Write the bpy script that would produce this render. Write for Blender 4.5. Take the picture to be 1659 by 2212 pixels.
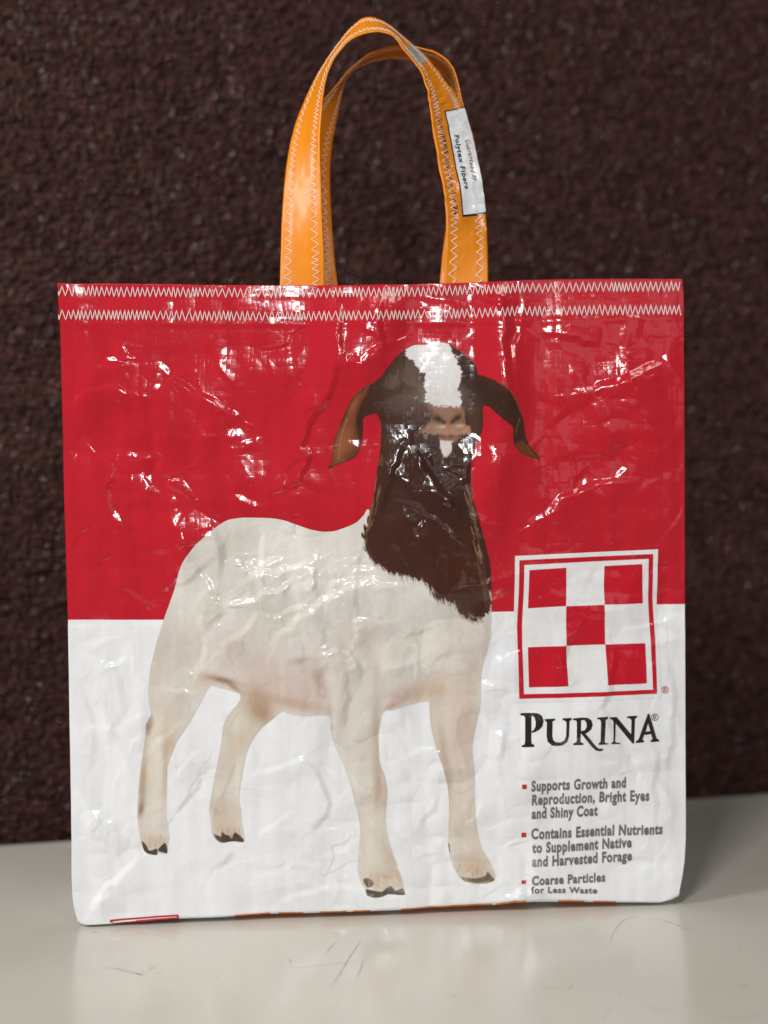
import bpy, bmesh, math, random
import numpy as np
from mathutils import Vector, Matrix
from mathutils.geometry import delaunay_2d_cdt

random.seed(7)
rng = np.random.default_rng(11)
for o in list(bpy.data.objects):
    bpy.data.objects.remove(o, do_unlink=True)
scene = bpy.context.scene
col = scene.collection

# ------------------------------------------------------------------ camera
CAM_H = 0.2640            # metres above the table
PITCH = math.radians(2.45)
ROLL = math.radians(-0.85)
FPX = 2800.0              # focal length in units where the picture is 2212 high
PW, PH = 1659.0, 2212.0
_cp, _sp = math.cos(PITCH), math.sin(PITCH)
_c, _s = math.cos(ROLL), math.sin(ROLL)
FW = np.array([0, _cp, -_sp]); UP0 = np.array([0, _sp, _cp]); RT0 = np.array([1., 0, 0])
RT = _c * RT0 + _s * UP0
UP = -_s * RT0 + _c * UP0
CAMP = np.array([0, 0, CAM_H])
cam = bpy.data.cameras.new('camera')
camo = bpy.data.objects.new('camera', cam)
col.objects.link(camo)
m = Matrix.Identity(4)
for i in range(3):
    m[i][0] = RT[i]; m[i][1] = UP[i]; m[i][2] = -FW[i]; m[i][3] = CAMP[i]
camo.matrix_world = m
cam.sensor_fit = 'VERTICAL'
cam.sensor_height = 36.0
cam.sensor_width = 27.0
cam.lens = FPX / PH * 36.0
cam.clip_start = 0.02
cam.clip_end = 60
cam.dof.use_dof = True
cam.dof.focus_distance = 0.722
cam.dof.aperture_fstop = 3.0
scene.camera = camo

# ------------------------------------------------------------------ world, lamps, exposure
world = bpy.data.worlds.new('World')
scene.world = world
world.use_nodes = True
bg = world.node_tree.nodes['Background']
bg.inputs[0].default_value = (1.0, 0.96, 0.92, 1)
bg.inputs[1].default_value = 0.10
scene.view_settings.view_transform = 'Standard'
scene.view_settings.look = 'None'
scene.view_settings.exposure = 0.0
scene.view_settings.gamma = 1.0
scene.view_settings.use_curve_mapping = False

def lamp(name, loc, aim, sx, sy, power, colr):
    l = bpy.data.lights.new(name, 'AREA')
    l.shape = 'RECTANGLE'; l.size = sx; l.size_y = sy
    l.energy = power; l.color = colr
    o = bpy.data.objects.new(name, l)
    col.objects.link(o)
    o.location = loc
    d = Vector(aim) - Vector(loc)
    o.rotation_euler = d.to_track_quat('-Z', 'Y').to_euler()
    return o

lamp('ceiling_lamp', (-0.52, -0.65, 1.66), (0, 0.7, 0.15), 0.36, 0.36, 19, (1.0, 0.985, 0.965))
lamp('second_ceiling_lamp', (0.85, -0.75, 1.25), (0, 0.7, 0.15), 0.40, 0.40, 4.5, (1.0, 0.97, 0.94))
lamp('left_raking_light', (-1.45, 0.02, 1.00), (0.05, 0.75, 0.2), 0.32, 0.40, 16.5, (1.0, 0.975, 0.95))  # added at the left so grazing light brings out the creases
lamp('room_lamp', (0.36, -2.6, 1.14), (0, 0.7, 0.2), 0.25, 0.34, 22, (0.96, 0.98, 1.0))
lamp('side_sheen_light', (1.25, -2.5, 0.70), (0, 0.7, 0.2), 0.6, 0.9, 1.3, (1.0, 0.95, 0.94))  # broad dim light added for the soft sheen on the bag's right side

# ------------------------------------------------------------------ small maths helpers
def lin(c):
    c = np.asarray(c, float) / 255.0
    return np.where(c <= 0.04045, c / 12.92, ((c + 0.055) / 1.055) ** 2.4)

def hash2(ix, iy, seed):
    ix = ix.astype(np.int64); iy = iy.astype(np.int64)
    h = (ix * 374761393 + iy * 668265263 + seed * 1442695041) & 0x7fffffff
    h = ((h ^ (h >> 13)) * 1274126177) & 0x7fffffff
    h = ((h ^ (h >> 16)) * 2246822519) & 0x7fffffff
    return ((h ^ (h >> 15)) & 0xffffff) / float(0xffffff)

def vnoise(x, y, seed=0):
    x = np.asarray(x, float); y = np.asarray(y, float)
    ix = np.floor(x); iy = np.floor(y)
    fx = x - ix; fy = y - iy
    fx = fx * fx * fx * (fx * (fx * 6 - 15) + 10); fy = fy * fy * fy * (fy * (fy * 6 - 15) + 10)
    a = hash2(ix, iy, seed); b = hash2(ix + 1, iy, seed)
    c = hash2(ix, iy + 1, seed); d = hash2(ix + 1, iy + 1, seed)
    return (a + (b - a) * fx) * (1 - fy) + (c + (d - c) * fx) * fy - 0.5

def fbm(x, y, seed=0, octv=3):
    s = 0; a = 1.0
    for k in range(octv):
        s = s + a * vnoise(x * 2 ** k, y * 2 ** k, seed + 17 * k)
        a *= 0.5
    return s

def sstep(a, b, x):
    t = np.clip((x - a) / (b - a), 0, 1)
    return t * t * (3 - 2 * t)

def catmull(P, n):
    P = np.asarray(P, float)
    d = np.r_[0, np.cumsum(np.linalg.norm(np.diff(P, axis=0), axis=1))]
    return P, d

def spline(P, t):
    """Catmull-Rom through P, uniform parameter t in 0..1"""
    P = np.asarray(P, float)
    n = len(P) - 1
    Q = np.vstack([2 * P[0] - P[1], P, 2 * P[-1] - P[-2]])
    x = np.clip(np.asarray(t) * n, 0, n - 1e-9)
    i = np.floor(x).astype(int); f = (x - i)[:, None]
    p0, p1, p2, p3 = Q[i], Q[i + 1], Q[i + 2], Q[i + 3]
    return 0.5 * ((2 * p1) + (p2 - p0) * f + (2 * p0 - 5 * p1 + 4 * p2 - p3) * f ** 2 + (3 * p1 - p0 - 3 * p2 + p3) * f ** 3)

def inside(poly, x, y):
    r = np.zeros(x.shape, bool)
    n = len(poly)
    for i in range(n):
        x0, y0 = poly[i]; x1, y1 = poly[(i + 1) % n]
        if y0 == y1:
            continue
        c = ((y0 > y) != (y1 > y)) & (x < (x1 - x0) * (y - y0) / (y1 - y0) + x0)
        r ^= c
    return r

def seg_dist(poly, x, y, closed=True, near=False):
    n = len(poly)
    best = np.full(x.shape, 1e9); bx = x.copy(); by = y.copy()
    for i in range(n if closed else n - 1):
        x0, y0 = poly[i]; x1, y1 = poly[(i + 1) % n]
        dx, dy = x1 - x0, y1 - y0
        L = dx * dx + dy * dy + 1e-12
        t = np.clip(((x - x0) * dx + (y - y0) * dy) / L, 0, 1)
        qx = x0 + t * dx; qy = y0 + t * dy
        d = np.hypot(x - qx, y - qy)
        k = d < best
        best = np.where(k, d, best)
        if near:
            bx = np.where(k, qx, bx); by = np.where(k, qy, by)
    if near:
        return best, bx, by
    return best

def sdf(poly, x, y):
    d = seg_dist(poly, x, y)
    return np.where(inside(poly, x, y), -d, d)

def smooth_poly(P, per=4):
    P = np.asarray(P, float); n = len(P); out = []
    for i in range(n):
        p0, p1, p2, p3 = P[i - 1], P[i], P[(i + 1) % n], P[(i + 2) % n]
        for k in range(per):
            f = k / per
            out.append(0.5 * ((2 * p1) + (p2 - p0) * f + (2 * p0 - 5 * p1 + 4 * p2 - p3) * f ** 2 + (3 * p1 - p0 - 3 * p2 + p3) * f ** 3) * 0.6
                       + 0.4 * (p1 + (p2 - p1) * f))
    return np.array(out)

# ------------------------------------------------------------------ the photograph's plane of the bag front
def rays(px, py):
    px = np.asarray(px, float); py = np.asarray(py, float)
    return FW + RT * ((px - PW / 2) / FPX)[..., None] - UP * ((py - PH / 2) / FPX)[..., None]

def ground(px, py, z=0.0):
    q = rays(px, py)
    t = (z - CAM_H) / q[..., 2]
    return CAMP + q * t[..., None]

BL = ground(np.array(156.), np.array(2006.))
BR = ground(np.array(1481.), np.array(1956.))
U = (BR - BL); BAGW = float(np.linalg.norm(U)); U = U / BAGW
V = np.array([0, 0, 1.0])
N = np.cross(U, V)                 # towards the camera
if N @ (CAMP - BL) < 0:
    N = -N
def to_uv(px, py):
    q = rays(px, py)
    t = (N @ (BL - CAMP)) / (q @ N)
    P = CAMP + q * t[..., None] - BL
    return P @ U, P @ V            # metres
print('bag width', BAGW, 'BL', BL, 'BR', BR)

# ------------------------------------------------------------------ height field of the crumpled front (millimetres)
HR = 0.5
GU = np.arange(-20, 385, HR); GV = np.arange(-15, 390, HR)
UU, VV = np.meshgrid(GU, GV)       # [v,u]
def pxmm(px, py):
    u, v = to_uv(np.array(px, float), np.array(py, float))
    return u * 1000, v * 1000
H = 3.4 * np.sin(np.pi * np.clip(UU / 355, 0, 1)) * np.sin(np.pi * np.clip(VV / 365, 0, 1)) ** 0.8
H += 2.0 * vnoise(UU / 95, VV / 110, 3)
H += 0.85 * vnoise(UU / 38 + 3, VV / 46, 5)
H += 0.34 * vnoise(UU / 17, VV / 21, 9)
H += 0.11 * vnoise(UU / 7.5, VV / 9, 12)
H += 0.010 * vnoise(UU / 16, VV / 1.9, 15) + 0.012 * vnoise(UU / 2.6, VV / 30, 16)

_mk = (1.0 + 0.9 * sstep(240, 170, VV)) * (0.45 + 1.1 * sstep(-0.25, 0.25, vnoise(UU / 70, VV / 60, 21)))
_mk = _mk * (1 - 0.45 * sstep(255, 280, UU) * sstep(175, 160, VV))
_wx = 6 * vnoise(UU / 20, VV / 20, 22); _wy = 6 * vnoise(UU / 20, VV / 20, 23)
H += _mk * 0.62 * (2.1 * np.abs(vnoise((UU + _wx) / 36, (VV + _wy) / 31, 24)) - 1.9 * np.abs(vnoise((UU + 0.4 * VV + _wx) / 27, (VV - 0.3 * UU + _wy) / 34, 25)) + 0.75 * np.abs(vnoise((UU + _wx) / 14, (VV + _wy) / 12, 26)))

def crease(pts, amp, w=2.2, sharp=0.5, taper=True):
    """one fold line of the laminate; pts in mm on the panel; steep on one side, easy on the other"""
    global H
    pts = np.asarray(pts, float)
    pad = w * 9
    m_ = (GU > pts[:, 0].min() - pad) & (GU < pts[:, 0].max() + pad)
    n_ = (GV > pts[:, 1].min() - pad) & (GV < pts[:, 1].max() + pad)
    if not m_.any() or not n_.any():
        return
    iu = np.where(m_)[0]; iv = np.where(n_)[0]
    sl = np.s_[iv[0]:iv[-1] + 1, iu[0]:iu[-1] + 1]
    x = UU[sl]; y = VV[sl]
    best = np.full(x.shape, 1e9); tt = np.zeros(x.shape); sg = np.zeros(x.shape)
    seg = np.r_[0, np.cumsum(np.linalg.norm(np.diff(pts, axis=0), axis=1))]
    for i in range(len(pts) - 1):
        (x0, y0), (x1, y1) = pts[i], pts[i + 1]
        dx, dy = x1 - x0, y1 - y0; L = dx * dx + dy * dy + 1e-9
        t = np.clip(((x - x0) * dx + (y - y0) * dy) / L, 0, 1)
        d = np.hypot(x - x0 - t * dx, y - y0 - t * dy)
        k = d < best
        best = np.where(k, d, best); tt = np.where(k, (seg[i] + t * np.sqrt(L)) / seg[-1], tt)
        sg = np.where(k, np.sign(dx * (y - y0) - dy * (x - x0)), sg)
    ww = np.where(sg > 0, w, w * 4.5)
    ww = ww * 1.5
    q_ = 1 - np.sqrt((best / ww) ** 2 + (0.12 * sharp) ** 2)
    prof = np.where(q_ > 0.06, q_, 0.06 * np.exp(np.clip((q_ - 0.06) / 0.06, -20, 0)))
    if taper:
        prof = prof * np.clip(np.sin(np.pi * np.clip(tt, 0.02, 0.98)), 0, 1) ** 0.5
    H[sl] += amp * prof * 1.0

def pcrease(pxs, amp, w=2.2, **k):
    P = np.array(pxs, float)
    u, v = pxmm(P[:, 0], P[:, 1])
    Q = np.c_[u, v]
    t = np.linspace(0, 1, 2 * len(P) + 1)
    Z = spline(Q, t)
    Z[1:-1] += rng.normal(0, 1.1, (len(Z) - 2, 2))
    crease(Z, amp * 1.9, w * 0.95, sharp=0.45, **k)
    for _ in range(2):          # small folds that branch off the main one
        i = int(rng.integers(1, len(Z) - 1)); a = rng.uniform(0, 2 * math.pi); L = rng.uniform(6, 16)
        crease([Z[i], Z[i] + L * 0.5 * np.array([math.cos(a), math.sin(a)]), Z[i] + L * np.array([math.cos(a + 0.3), math.sin(a + 0.3)])], amp * rng.uniform(0.5, 1.0), 1.5, sharp=0.4)

def uvc(x, y):
    a, c_ = pxmm(x, y); return float(a), float(c_)
for (x, y, ru, rv, a) in ((775, 690, 20, 34, 4.2), (1088, 720, 12, 46, 4.6), (920, 1015, 30, 34, 4.2), (840, 640, 8, 16, 1.6), (600, 1030, 24, 16, 1.6), (385, 1070, 16, 22, 1.8), (370, 860, 20, 14, 1.2), (240, 800, 20, 14, 1.2), (1270, 1490, 30, 34, 3.6), (1130, 1560, 12, 30, 2.2), (600, 1230, 46, 30, 1.3), (720, 1270, 40, 16, 1.0), (1060, 970, 9, 24, 2.0), (1330, 790, 40, 34, 2.0)):
    a0, c0 = uvc(x, y)
    r2 = ((UU - a0) / ru) ** 2 + ((VV - c0 + rv * 0.7) / rv) ** 2
    H += a * np.exp(-r2)
# random handling wrinkles
for i in range(150):
    cu = rng.uniform(5, 350); cv = rng.uniform(15, 330)
    L = rng.uniform(8, 34); a = rng.uniform(0, math.pi)
    n = 4
    pts = [(cu - L / 2 * math.cos(a), cv - L / 2 * math.sin(a))]
    for k in range(n):
        a2 = a + rng.normal(0, 0.45)
        pts.append((pts[-1][0] + L / n * math.cos(a2), pts[-1][1] + L / n * math.sin(a2)))
    crease(pts, rng.choice([-1, 1]) * rng.uniform(0.10, 0.60), rng.uniform(1.2, 4.0))

for i in range(90):
    cu = rng.uniform(5, 350); cv = rng.uniform(8, 250) if i % 3 else rng.uniform(10, 335)
    L = rng.uniform(10, 42); a = rng.uniform(0, math.pi); n = 5
    pts = [(cu - L / 2 * math.cos(a), cv - L / 2 * math.sin(a))]
    for k in range(n):
        a2 = a + rng.normal(0, 0.35)
        pts.append((pts[-1][0] + L / n * math.cos(a2), pts[-1][1] + L / n * math.sin(a2)))
    crease(pts, rng.choice([-1, 1]) * rng.uniform(0.10, 0.34), rng.uniform(0.7, 1.5), sharp=0.25)
# the folds that show in the photograph
pcrease([(735, 700), (715, 830), (672, 900), (655, 960), (655, 1010), (638, 1042), (600, 1058), (560, 1056)], 0.75, 2.4)
pcrease([(338, 880), (368, 832), (420, 850), (470, 880), (520, 905)], 0.45, 2.0)
pcrease([(318, 905), (342, 980), (345, 1020), (372, 1060), (430, 1105), (470, 1130)], -0.55, 2.2)
pcrease([(205, 800), (250, 780), (275, 745)], 0.4, 2.0)
pcrease([(145, 880), (185, 855), (240, 845), (290, 852)], 0.4, 2.0)
pcrease([(880, 940), (905, 1000), (945, 1060), (985, 1108), (1040, 1125)], 0.9, 2.6)
pcrease([(880, 945), (850, 990), (832, 1040), (815, 1110)], 0.7, 2.4)
pcrease([(830, 1075), (880, 1090), (920, 1120), (965, 1150)], -0.6, 2.2)
pcrease([(1040, 985), (1010, 1005), (995, 1040)], 0.4, 2.0)
pcrease([(725, 640), (735, 740), (760, 780), (850, 740)], 0.6, 2.2)
pcrease([(830, 625), (815, 690), (825, 760)], 0.6, 2.2)
pcrease([(1065, 640), (1090, 700), (1082, 790), (1100, 860)], 0.8, 2.6)
pcrease([(1120, 630), (1108, 720), (1118, 800)], -0.5, 2.0)
pcrease([(460, 1135), (475, 1200), (470, 1255)], 0.8, 2.6)
pcrease([(555, 1130), (560, 1190), (545, 1250), (560, 1300)], -0.7, 2.2)
pcrease([(520, 1265), (575, 1238), (620, 1242), (680, 1210)], 0.8, 2.4)
pcrease([(470, 1310), (540, 1300), (610, 1275), (640, 1250)], 0.8, 2.2)
pcrease([(600, 1385), (640, 1345), (700, 1300), (720, 1265)], 0.7, 2.4)
pcrease([(680, 1225), (678, 1275), (690, 1300)], 0.6, 1.8)
pcrease([(690, 1300), (740, 1280), (800, 1262), (880, 1268)], 0.5, 2.2)
pcrease([(440, 1380), (480, 1330), (490, 1300)], -0.6, 2.2)
pcrease([(680, 1420), (720, 1405), (760, 1412), (775, 1450)], 0.6, 1.8)
pcrease([(735, 1415), (745, 1480), (742, 1550)], 0.5, 2.0)
pcrease([(640, 1630), (690, 1680), (700, 1740), (670, 1790)], 0.55, 2.0)
pcrease([(330, 1480), (400, 1500), (440, 1495)], 0.4, 1.8)
pcrease([(380, 1760), (430, 1700), (445, 1650)], -0.45, 2.0)
pcrease([(560, 1820), (610, 1770), (650, 1760)], 0.35, 2.0)
pcrease([(195, 1975), (215, 1940), (260, 1895), (300, 1860)], 0.8, 2.4)
pcrease([(220, 1400), (260, 1500), (240, 1600)], 0.4, 2.6)
pcrease([(1090, 1560), (1075, 1640), (1085, 1720)], 0.5, 2.4)
pcrease([(1260, 1330), (1220, 1400), (1205, 1440)], 0.5, 2.0)
pcrease([(1320, 1400), (1318, 1460), (1290, 1530), (1330, 1600)], 0.6, 2.4)
pcrease([(1300, 740), (1250, 730), (1200, 722)], 0.5, 2.4)
pcrease([(1250, 850), (1330, 830), (1470, 770)], 0.6, 3.0)
pcrease([(1180, 940), (1260, 880), (1300, 860)], -0.4, 3.0)
pcrease([(1440, 1400), (1450, 1550), (1440, 1700)], 0.5, 2.6)
pcrease([(1400, 1600), (1415, 1700), (1405, 1800)], 0.45, 2.4)
pcrease([(1090, 1945), (1125, 1930), (1180, 1925)], 0.9, 2.0)
pcrease([(1300, 1880), (1390, 1860), (1440, 1890)], -0.4, 2.4)
pcrease([(600, 1960), (700, 1925), (840, 1930)], 0.5, 2.4)
for P_, a_ in (([(400,1180),(445,1260),(470,1330)],0.5), ([(345,1290),(395,1270),(450,1230),(480,1190)],-0.5), ([(500,1215),(560,1228),(615,1205)],0.55), ([(615,1235),(640,1300),(632,1345)],-0.5),
    ([(560,1330),(610,1330),(660,1315),(700,1340)],0.5), ([(480,1400),(530,1360),(560,1310)],0.6), ([(420,1330),(440,1400),(415,1460)],-0.45), ([(700,1340),(690,1390),(720,1440)],0.45), ([(770,1225),(760,1280),(775,1330)],0.4),
    ([(830,1350),(890,1400),(880,1470)],-0.4), ([(300,1640),(340,1610),(400,1560)],0.4), ([(540,1680),(600,1660),(660,1640),(700,1650)],0.4), ([(560,1900),(640,1870),(720,1880)],0.35), ([(870,1640),(930,1625),(965,1655)],0.4),
    ([(180,1500),(200,1580),(190,1660)],0.4), ([(200,1760),(250,1790),(310,1780)],0.35), ([(900,1800),(940,1760),(950,1700)],-0.4), ([(180,1420),(230,1440),(300,1430)],0.35), ([(450,1900),(500,1850),(540,1840)],-0.35), ([(250,1000),(230,1080),(260,1150)],0.4), ([(1150,1130),(1250,1060),(1380,1040)],0.45), ([(1200,1000),(1300,990),(1400,940)],-0.4)):
    pcrease(P_, a_, 2.2)
# the hem at the top is two layers thick, with a pinch along each sewing line
def topmm(u):
    return np.interp(u, [0, 90, 150, 250, 356], [361, 360.5, 360, 360, 362])
DT = topmm(UU) - VV
H += 0.30 * sstep(24.5, 20.5, DT)
for d0 in (5.2, 17.8):
    H -= 0.16 * np.exp(-((DT - d0) / 2.6) ** 2)
# fade to flat along the cut edges
H *= np.clip(np.minimum(np.clip(UU + 4, 0, 99) / 14, np.clip(359 - UU, 0, 99) / 14), 0.06, 1) ** 0.6
HGV, HGU = np.gradient(H, HR)

def bil(A, u, v):
    x = np.clip((np.asarray(u) - GU[0]) / HR, 0, len(GU) - 1.001); y = np.clip((np.asarray(v) - GV[0]) / HR, 0, len(GV) - 1.001)
    i = x.astype(int); j = y.astype(int); fx = x - i; fy = y - j
    return (A[j, i] * (1 - fx) + A[j, i + 1] * fx) * (1 - fy) + (A[j + 1, i] * (1 - fx) + A[j + 1, i + 1] * fx) * fy

def on_front(u, v, lift=0.0):
    """u, v in mm on the panel -> world positions and normals"""
    h = bil(H, u, v) + lift
    P = BL + np.outer(u, U) / 1000 + np.outer(v, V) / 1000 + np.outer(h, N) / 1000
    nn = N[None, :] - np.outer(bil(HGU, u, v), U) - np.outer(bil(HGV, u, v), V)
    nn /= np.linalg.norm(nn, axis=1)[:, None]
    return P, nn

# ------------------------------------------------------------------ materials
def new_mat(name):
    mt = bpy.data.materials.new(name); mt.use_nodes = True
    nt = mt.node_tree
    return mt, nt, nt.nodes['Principled BSDF']

def weave_group():
    g = bpy.data.node_groups.new('woven_film', 'ShaderNodeTree')
    g.interface.new_socket('Tilt', in_out='INPUT', socket_type='NodeSocketFloat')
    g.interface.new_socket('Normal', in_out='OUTPUT', socket_type='NodeSocketVector')
    g.interface.new_socket('Rough', in_out='OUTPUT', socket_type='NodeSocketFloat')
    nd, lk = g.nodes, g.links
    gi = nd.new('NodeGroupInput'); go = nd.new('NodeGroupOutput')
    uv = nd.new('ShaderNodeUVMap'); uv.uv_map = 'mm'
    def mth(op, a, b=None, c=None):
        n_ = nd.new('ShaderNodeMath'); n_.operation = op
        for i, x in enumerate((a, b, c)):
            if x is None: continue
            if isinstance(x, (int, float)): n_.inputs[i].default_value = x
            else: lk.new(x, n_.inputs[i])
        return n_.outputs[0]
    def vm(op, a, b=None, scale=None):
        n_ = nd.new('ShaderNodeVectorMath'); n_.operation = op
        for i, x in enumerate((a, b)):
            if x is None: continue
            if isinstance(x, tuple): n_.inputs[i].default_value = x
            else: lk.new(x, n_.inputs[i])
        if scale is not None:
            if isinstance(scale, (int, float)): n_.inputs['Scale'].default_value = scale
            else: lk.new(scale, n_.inputs['Scale'])
        return n_.outputs[0]
    # slight wander so tapes are not ruler straight
    nz = nd.new('ShaderNodeTexNoise'); nz.inputs['Scale'].default_value = 0.03
    lk.new(uv.outputs[0], nz.inputs['Vector'])
    off = vm('SCALE', vm('SUBTRACT', nz.outputs['Color'], (0.5, 0.5, 0.5)), scale=5.0)
    p = vm('ADD', uv.outputs[0], off)
    sc = vm('MULTIPLY', p, (1 / 2.45, 1 / 2.6, 0))
    cell = vm('FLOOR', sc)
    wn = nd.new('ShaderNodeTexWhiteNoise'); wn.noise_dimensions = '2D'
    lk.new(cell, wn.inputs['Vector'])
    tilt = vm('SUBTRACT', wn.outputs['Color'], (0.5, 0.5, 0.5))
    # whole tapes tilt too: one value per column and per row
    sepc = nd.new('ShaderNodeSeparateXYZ'); lk.new(cell, sepc.inputs[0])
    w1 = nd.new('ShaderNodeTexWhiteNoise'); w1.noise_dimensions = '1D'; lk.new(sepc.outputs[0], w1.inputs['W'])
    w2 = nd.new('ShaderNodeTexWhiteNoise'); w2.noise_dimensions = '1D'; lk.new(mth('ADD', sepc.outputs[1], 77.7), w2.inputs['W'])
    cmb = nd.new('ShaderNodeCombineXYZ')
    lk.new(mth('MULTIPLY', mth('SUBTRACT', w1.outputs['Value'], 0.5), 0.9), cmb.inputs[0])
    lk.new(mth('MULTIPLY', mth('SUBTRACT', w2.outputs['Value'], 0.5), 0.6), cmb.inputs[1])
    tilt = vm('ADD', tilt, cmb.outputs[0])
    sept = nd.new('ShaderNodeSeparateXYZ'); lk.new(tilt, sept.inputs[0])
    geo = nd.new('ShaderNodeNewGeometry')
    # over and under of the tapes
    seps = nd.new('ShaderNodeSeparateXYZ'); lk.new(sc, seps.inputs[0])
    cx = mth('COSINE', mth('MULTIPLY', seps.outputs[0], math.pi)); cy = mth('COSINE', mth('MULTIPLY', seps.outputs[1], math.pi))
    sx = mth('ABSOLUTE', mth('SINE', mth('MULTIPLY', seps.outputs[0], math.pi)))
    sy = mth('ABSOLUTE', mth('SINE', mth('MULTIPLY', seps.outputs[1], math.pi)))
    flat = mth('POWER', mth('MULTIPLY', sx, sy), 0.4)
    nz2 = nd.new('ShaderNodeTexNoise'); nz2.inputs['Scale'].default_value = 0.9; nz2.inputs['Detail'].default_value = 3
    lk.new(vm('MULTIPLY', uv.outputs[0], (0.5, 1.4, 1)), nz2.inputs['Vector'])
    hgt = mth('ADD', mth('MULTIPLY', flat, 0.42), mth('MULTIPLY', nz2.outputs['Fac'], 0.25))
    bump = nd.new('ShaderNodeBump'); bump.inputs['Strength'].default_value = 0.5
    bump.inputs['Distance'].default_value = 0.00006
    lk.new(hgt, bump.inputs['Height'])
    t1 = vm('SCALE', tuple(U), scale=mth('MULTIPLY', sept.outputs[0], gi.outputs['Tilt']))
    t2 = vm('SCALE', tuple(V), scale=mth('MULTIPLY', sept.outputs[1], gi.outputs['Tilt']))
    nrm = vm('NORMALIZE', vm('ADD', vm('ADD', bump.outputs[0], t1), t2))
    lk.new(nrm, go.inputs['Normal'])
    r = mth('ADD', mth('MULTIPLY', nz.outputs['Fac'], 0.10), 0.075)
    lk.new(r, go.inputs['Rough'])
    return g
WEAVE = weave_group()

def film(name, rgb=None, attr=None, tilt=0.042, dirt=True, rough_add=0.0, spec=0.55):
    mt, nt, b = new_mat(name)
    nd, lk = nt.nodes, nt.links
    g = nd.new('ShaderNodeGroup'); g.node_tree = WEAVE; g.inputs['Tilt'].default_value = tilt
    lk.new(g.outputs['Normal'], b.inputs['Normal'])
    ad = nd.new('ShaderNodeMath'); ad.operation = 'ADD'; ad.inputs[1].default_value = rough_add
    lk.new(g.outputs['Rough'], ad.inputs[0]); lk.new(ad.outputs[0], b.inputs['Roughness'])
    b.inputs['Specular IOR Level'].default_value = spec
    if attr:
        a = nd.new('ShaderNodeAttribute'); a.attribute_name = attr; src = a.outputs['Color']
    else:
        r_ = nd.new('ShaderNodeRGB'); r_.outputs[0].default_value = (*rgb, 1); src = r_.outputs[0]
    if dirt:
        uv = nd.new('ShaderNodeUVMap'); uv.uv_map = 'mm'
        mp = nd.new('ShaderNodeMapping'); mp.inputs['Scale'].default_value = (0.11, 0.012, 1)
        lk.new(uv.outputs[0], mp.inputs['Vector'])
        nz = nd.new('ShaderNodeTexNoise'); nz.inputs['Scale'].default_value = 1.0; nz.inputs['Detail'].default_value = 5
        lk.new(mp.outputs[0], nz.inputs['Vector'])
        mr = nd.new('ShaderNodeMapRange'); mr.inputs[1].default_value = 0.3; mr.inputs[2].default_value = 0.75
        mr.inputs[3].default_value = 0.90; mr.inputs[4].default_value = 1.04
        lk.new(nz.outputs['Fac'], mr.inputs[0])
        mx = nd.new('ShaderNodeVectorMath'); mx.operation = 'SCALE'
        lk.new(src, mx.inputs[0]); lk.new(mr.outputs[0], mx.inputs['Scale'])
        src = mx.outputs[0]
    lk.new(src, b.inputs['Base Color'])
    return mt

RED = tuple(lin((190, 32, 45)))
WHITE = tuple(lin((235, 236, 238)))
M_RED = film('red_printed_film', RED)
M_WHITE = film('white_woven_film', WHITE)
M_GOAT = film('printed_photo_film', attr='ink')
M_ORANGE = film('orange_film', tuple(lin((234, 138, 18))), tilt=0.02, rough_add=0.22, spec=0.36)
M_ORANGE_U = film('orange_print', tuple(lin((232, 128, 26))), tilt=0.05)
M_BLACK = film('black_ink', tuple(lin((44, 36, 35))), dirt=False)
M_GREY = film('grey_ink', tuple(lin((106, 104, 104))), dirt=False)
M_LOGO = film('red_ink', tuple(lin((190, 26, 42))), dirt=False)
M_LOGOW = film('white_ink', tuple(lin((226, 225, 225))), dirt=False)
M_PATCH = film('white_label_film', tuple(lin((240, 242, 245))), dirt=False)
M_PATCHG = film('grey_label_film', tuple(lin((176, 172, 164))), dirt=False)
mt, nt, b = new_mat('white_thread'); M_THREAD = mt
b.inputs['Base Color'].default_value = (*lin((236, 222, 218)), 1); b.inputs['Roughness'].default_value = 0.6
mt, nt, b = new_mat('tan_thread'); M_THREAD2 = mt
b.inputs['Base Color'].default_value = (*lin((250, 228, 208)), 1); b.inputs['Roughness'].default_value = 0.55

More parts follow.
